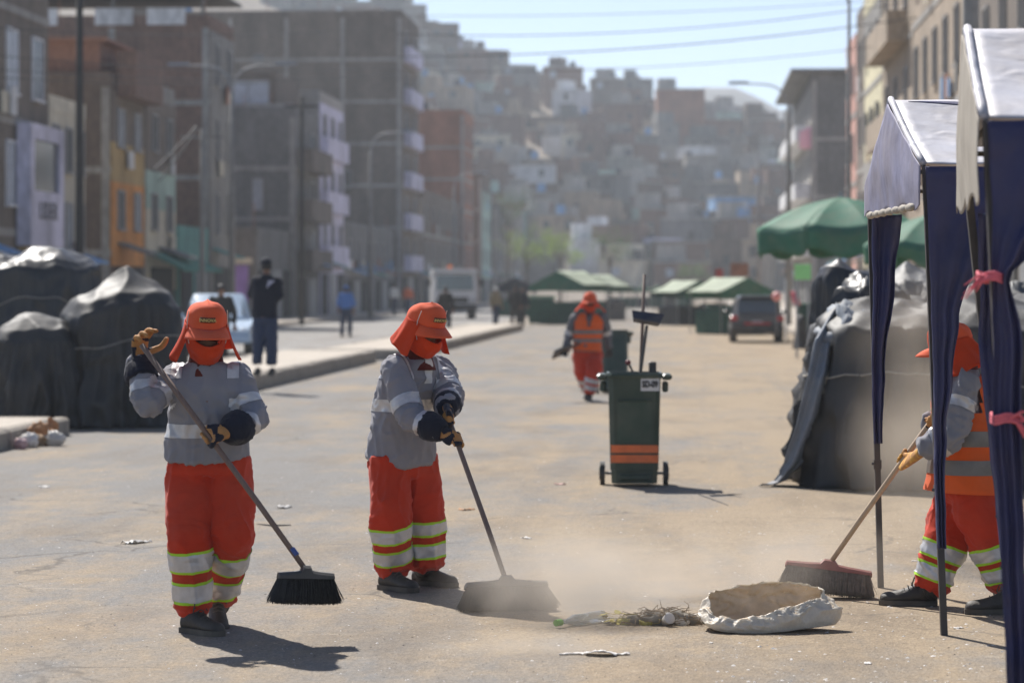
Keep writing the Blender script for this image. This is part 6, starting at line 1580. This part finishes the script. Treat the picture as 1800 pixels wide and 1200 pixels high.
# litter at the median kerb
def crumple(nm, label, c, r, m, seed, cat, rzs=1.0):
    q = MB(); q.ball((0, 0, r[2] * .9), r, 26, 16); me = q.mesh(nm, m, smooth=True); o = Vector((seed * 3.3, 0, seed)); s_ = 1.7 / max(r)
    displace(me, lambda p: max(r) * .3 * (ridge(p * s_ + o) - .55) + max(r) * .12 * noise.noise(p * s_ * 3 + o))
    ob = link(nm, me, None, c); tag(ob, label, cat, 'litter by the median kerb'); return ob
M_orp = mat('orange_peel_wrap', (.5, .24, .1), .7, .3, 9, subs=.1); M_clr = mat('pale_plastic_bag', (.62, .6, .57), .4, .1, 9, subs=.35); M_brn = mat('brown_carton_scrap', (.3, .2, .12), .85, .25, 9)
for k, (px, py, r, m, lb, nm, cat) in enumerate(((52, 787, (.09, .08, .08), M_paper, 'round white crumpled bag at the kerb', 'plastic_bag', 'bag'), (94, 784, (.12, .09, .08), M_clr, 'pale translucent bag spilling along the kerb', 'plastic_bag', 'bag'), (72, 783, (.13, .06, .13), M_orp, 'orange brown wrapping at the kerb', 'wrapper', 'wrapper'),
                                                 (90, 778, (.07, .05, .14), M_orp, 'upright orange wrapper leaning on the kerb', 'wrapper', 'wrapper'), (36, 790, (.07, .06, .06), mat('pinkish_bag', (.6, .42, .42), .5, .1, 9, subs=.2), 'small pinkish bag at the kerb', 'plastic_bag', 'bag'), (58, 785, (.16, .05, .06), M_brn, 'brown carton scrap in the kerb litter', 'carton_scrap', 'carton'))):
    g = G(px, py); g.z = .006; crumple(nm, lb, g, r, m, k + 1, cat)
# single scraps one can pick out
for k, (px, py, w_, m) in enumerate(((78, 857, .09, M_paper), (500, 893, .16, M_clr), (985, 852, .1, mat('pink_wrapper', (.62, .3, .27), .6, .2, 30)), (820, 897, .12, M_orp), (925, 947, .09, M_paper), (1440, 1095, .06, M_paper), (1525, 1167, .06, M_paper), (1610, 987, .05, M_paper), (240, 955, .2, M_clr), (1700, 965, .06, M_paper), (1685, 1105, .05, M_paper), (1250, 1131, .03, M_paper))):
    q = MB(); q.grid(lambda u, v: Vector(((u - .5) * w_, (v - .5) * w_ * .5, .005 + .25 * w_ * abs(noise.noise(Vector((u * 3 + k, v * 3, 1)))))), 8, 6); o = q.build('paper_scrap', m, loc=G(px, py), rz=k * 1.3, thick=.001, smooth=True)
    tag(o, ('flat scrap of %s litter on the swept road' % {M_paper: 'white paper', M_clr: 'pale plastic', M_orp: 'orange peel'}.get(m, 'pink wrapper')), 'scrap', 'scraps on the road')
q = MB(); q.tube([G(452, 922) + Vector((0, 0, .006)), G(480, 926) + Vector((0, 0, .012)), G(511, 924) + Vector((0, 0, .006))], [.004, .006, .004], 6); tag(q.build('twig', M_bump), 'thin dark stick lying behind the sweeper with the raised hand', 'stick')
q = MB(); q.tube([G(1228, 870) + Vector((0, 0, .008)), G(1250, 878) + Vector((0, 0, .008)), G(1280, 889) + Vector((0, 0, .006))], .004, 6); tag(q.build('twig', M_bump), 'thin dark cord on the road beside the marked bin', 'stick')
# crumbs: far too many to count
def crumbs(nm, label, n, m, seed, smin, smax, area):
    rn = random.Random(seed); q = MB()
    for k in range(n):
        px, py = rn.uniform(*area[0]), lerp(area[1][0], area[1][1], rn.random() ** .8); g = G(px, py); s_ = rn.uniform(smin, smax) * rn.uniform(.5, 1); a = rn.uniform(0, 6.3); e = rn.uniform(.35, 1); h_ = s_ * rn.uniform(.15, .5)
        ca, sa = math.cos(a) * s_, math.sin(a) * s_; g.z = .004
        q.add([g + Vector((ca, sa, 0)), g + Vector((-sa * e, ca * e, 0)), g + Vector((-ca, -sa, 0)), g + Vector((sa * e, -ca * e, 0)), g + Vector((ca * .2, sa * .3, h_))], [(0, 1, 4), (1, 2, 4), (2, 3, 4), (3, 0, 4)])
    o = link(nm, q.mesh(nm, m, fix=False)); tag(o, label, None, kind='stuff'); return o
crumbs('litter_crumbs', 'pale crumbs of litter strewn over the road', 900, M_paper, 3, .004, .013, ((-50, 1850), (700, 1230))); crumbs('litter_crumbs', 'pale crumbs of litter by the tents', 260, M_paper, 4, .006, .017, ((1250, 1800), (900, 1230)))
crumbs('gravel', 'loose dark grit on the road', 2600, mat('dark_grit', (.12, .1, .08), .9, .3, 50), 6, .003, .009, ((-50, 1850), (690, 1230))); crumbs('gravel', 'loose tan grit on the road', 2600, mat('tan_grit', (.4, .33, .25), .9, .3, 50), 8, .004, .011, ((-50, 1850), (690, 1230)))

# ================================================================== DUST RAISED BY THE BROOMS
def dust(label, c, r, dens, seed, sc=2.2, col=(.86, .78, .68)):
    m = bpy.data.materials.new('raised_dust'); m.use_nodes = True; N = m.node_tree.nodes; L = m.node_tree.links; N.remove(N['Principled BSDF'])
    v = N.new('ShaderNodeVolumePrincipled'); v.inputs['Color'].default_value = (*col, 1); v.inputs['Anisotropy'].default_value = .1
    tc = N.new('ShaderNodeTexCoord'); ln = N.new('ShaderNodeVectorMath'); ln.operation = 'LENGTH'; L.new(tc.outputs['Object'], ln.inputs[0])
    fa = N.new('ShaderNodeMapRange'); fa.interpolation_type = 'SMOOTHSTEP'; fa.inputs[1].default_value = 1.0; fa.inputs[2].default_value = .05; L.new(ln.outputs['Value'], fa.inputs[0])
    mp = N.new('ShaderNodeMapping'); mp.inputs['Location'].default_value = (seed, seed * 2, 0); mp.inputs['Scale'].default_value = r; L.new(tc.outputs['Object'], mp.inputs[0])
    nz = N.new('ShaderNodeTexNoise'); nz.inputs['Scale'].default_value = sc; nz.inputs['Detail'].default_value = 4; L.new(mp.outputs[0], nz.inputs['Vector'])
    nr = N.new('ShaderNodeMapRange'); nr.inputs[1].default_value = .36; nr.inputs[2].default_value = .68; L.new(nz.outputs[0], nr.inputs[0])
    m1 = N.new('ShaderNodeMath'); m1.operation = 'MULTIPLY'; L.new(fa.outputs[0], m1.inputs[0]); L.new(nr.outputs[0], m1.inputs[1])
    m2 = N.new('ShaderNodeMath'); m2.operation = 'MULTIPLY'; L.new(m1.outputs[0], m2.inputs[0]); m2.inputs[1].default_value = dens; L.new(m2.outputs[0], v.inputs['Density'])
    L.new(v.outputs[0], N['Material Output'].inputs['Volume'])
    q = MB(); q.ball((0, 0, 0), 1.0, 20, 12); o = q.build('dust_cloud', m, loc=c); o.scale = r; return tag(o, label, kind='stuff')
dust('dust raised round the wide black broom', P(1005, 1045, 14.15), (.8, .55, .42), 3.6, 3)
dust('thick dust hanging behind the lavender tent', P(1612, 720, 17.2), (.6, .8, 1.0), 1.4, 7, 1.6, (.8, .7, .58))
dust('dust rolling low over the road before the bending sweeper', P(960, 1165, 12.9), (.8, .4, .22), 2.6, 12, 2.5)
dust('dust round the red broom', P(1430, 1010, 15.4), (.7, .5, .42), 2.4, 16)
dust('thin dust drifting between the brooms', P(1230, 1000, 15.2), (1.0, .6, .34), 1.5, 21)

# ================================================================== HAZE
hz = bpy.data.materials.new('haze_air'); hz.use_nodes = True
N = hz.node_tree.nodes; N.remove(N['Principled BSDF'])
pv = N.new('ShaderNodeVolumePrincipled'); pv.inputs['Color'].default_value = (0.84, 0.92, 1.0, 1)
pv.inputs['Density'].default_value = 0.00038; pv.inputs['Anisotropy'].default_value = 0.2
hz.node_tree.links.new(pv.outputs[0], N['Material Output'].inputs['Volume'])
b = MB(); b.box2((-2500, -70, -1.0), (2500, 1760, 122)); tag(b.build('haze', hz), 'pale dusty air over the whole street', kind='stuff')
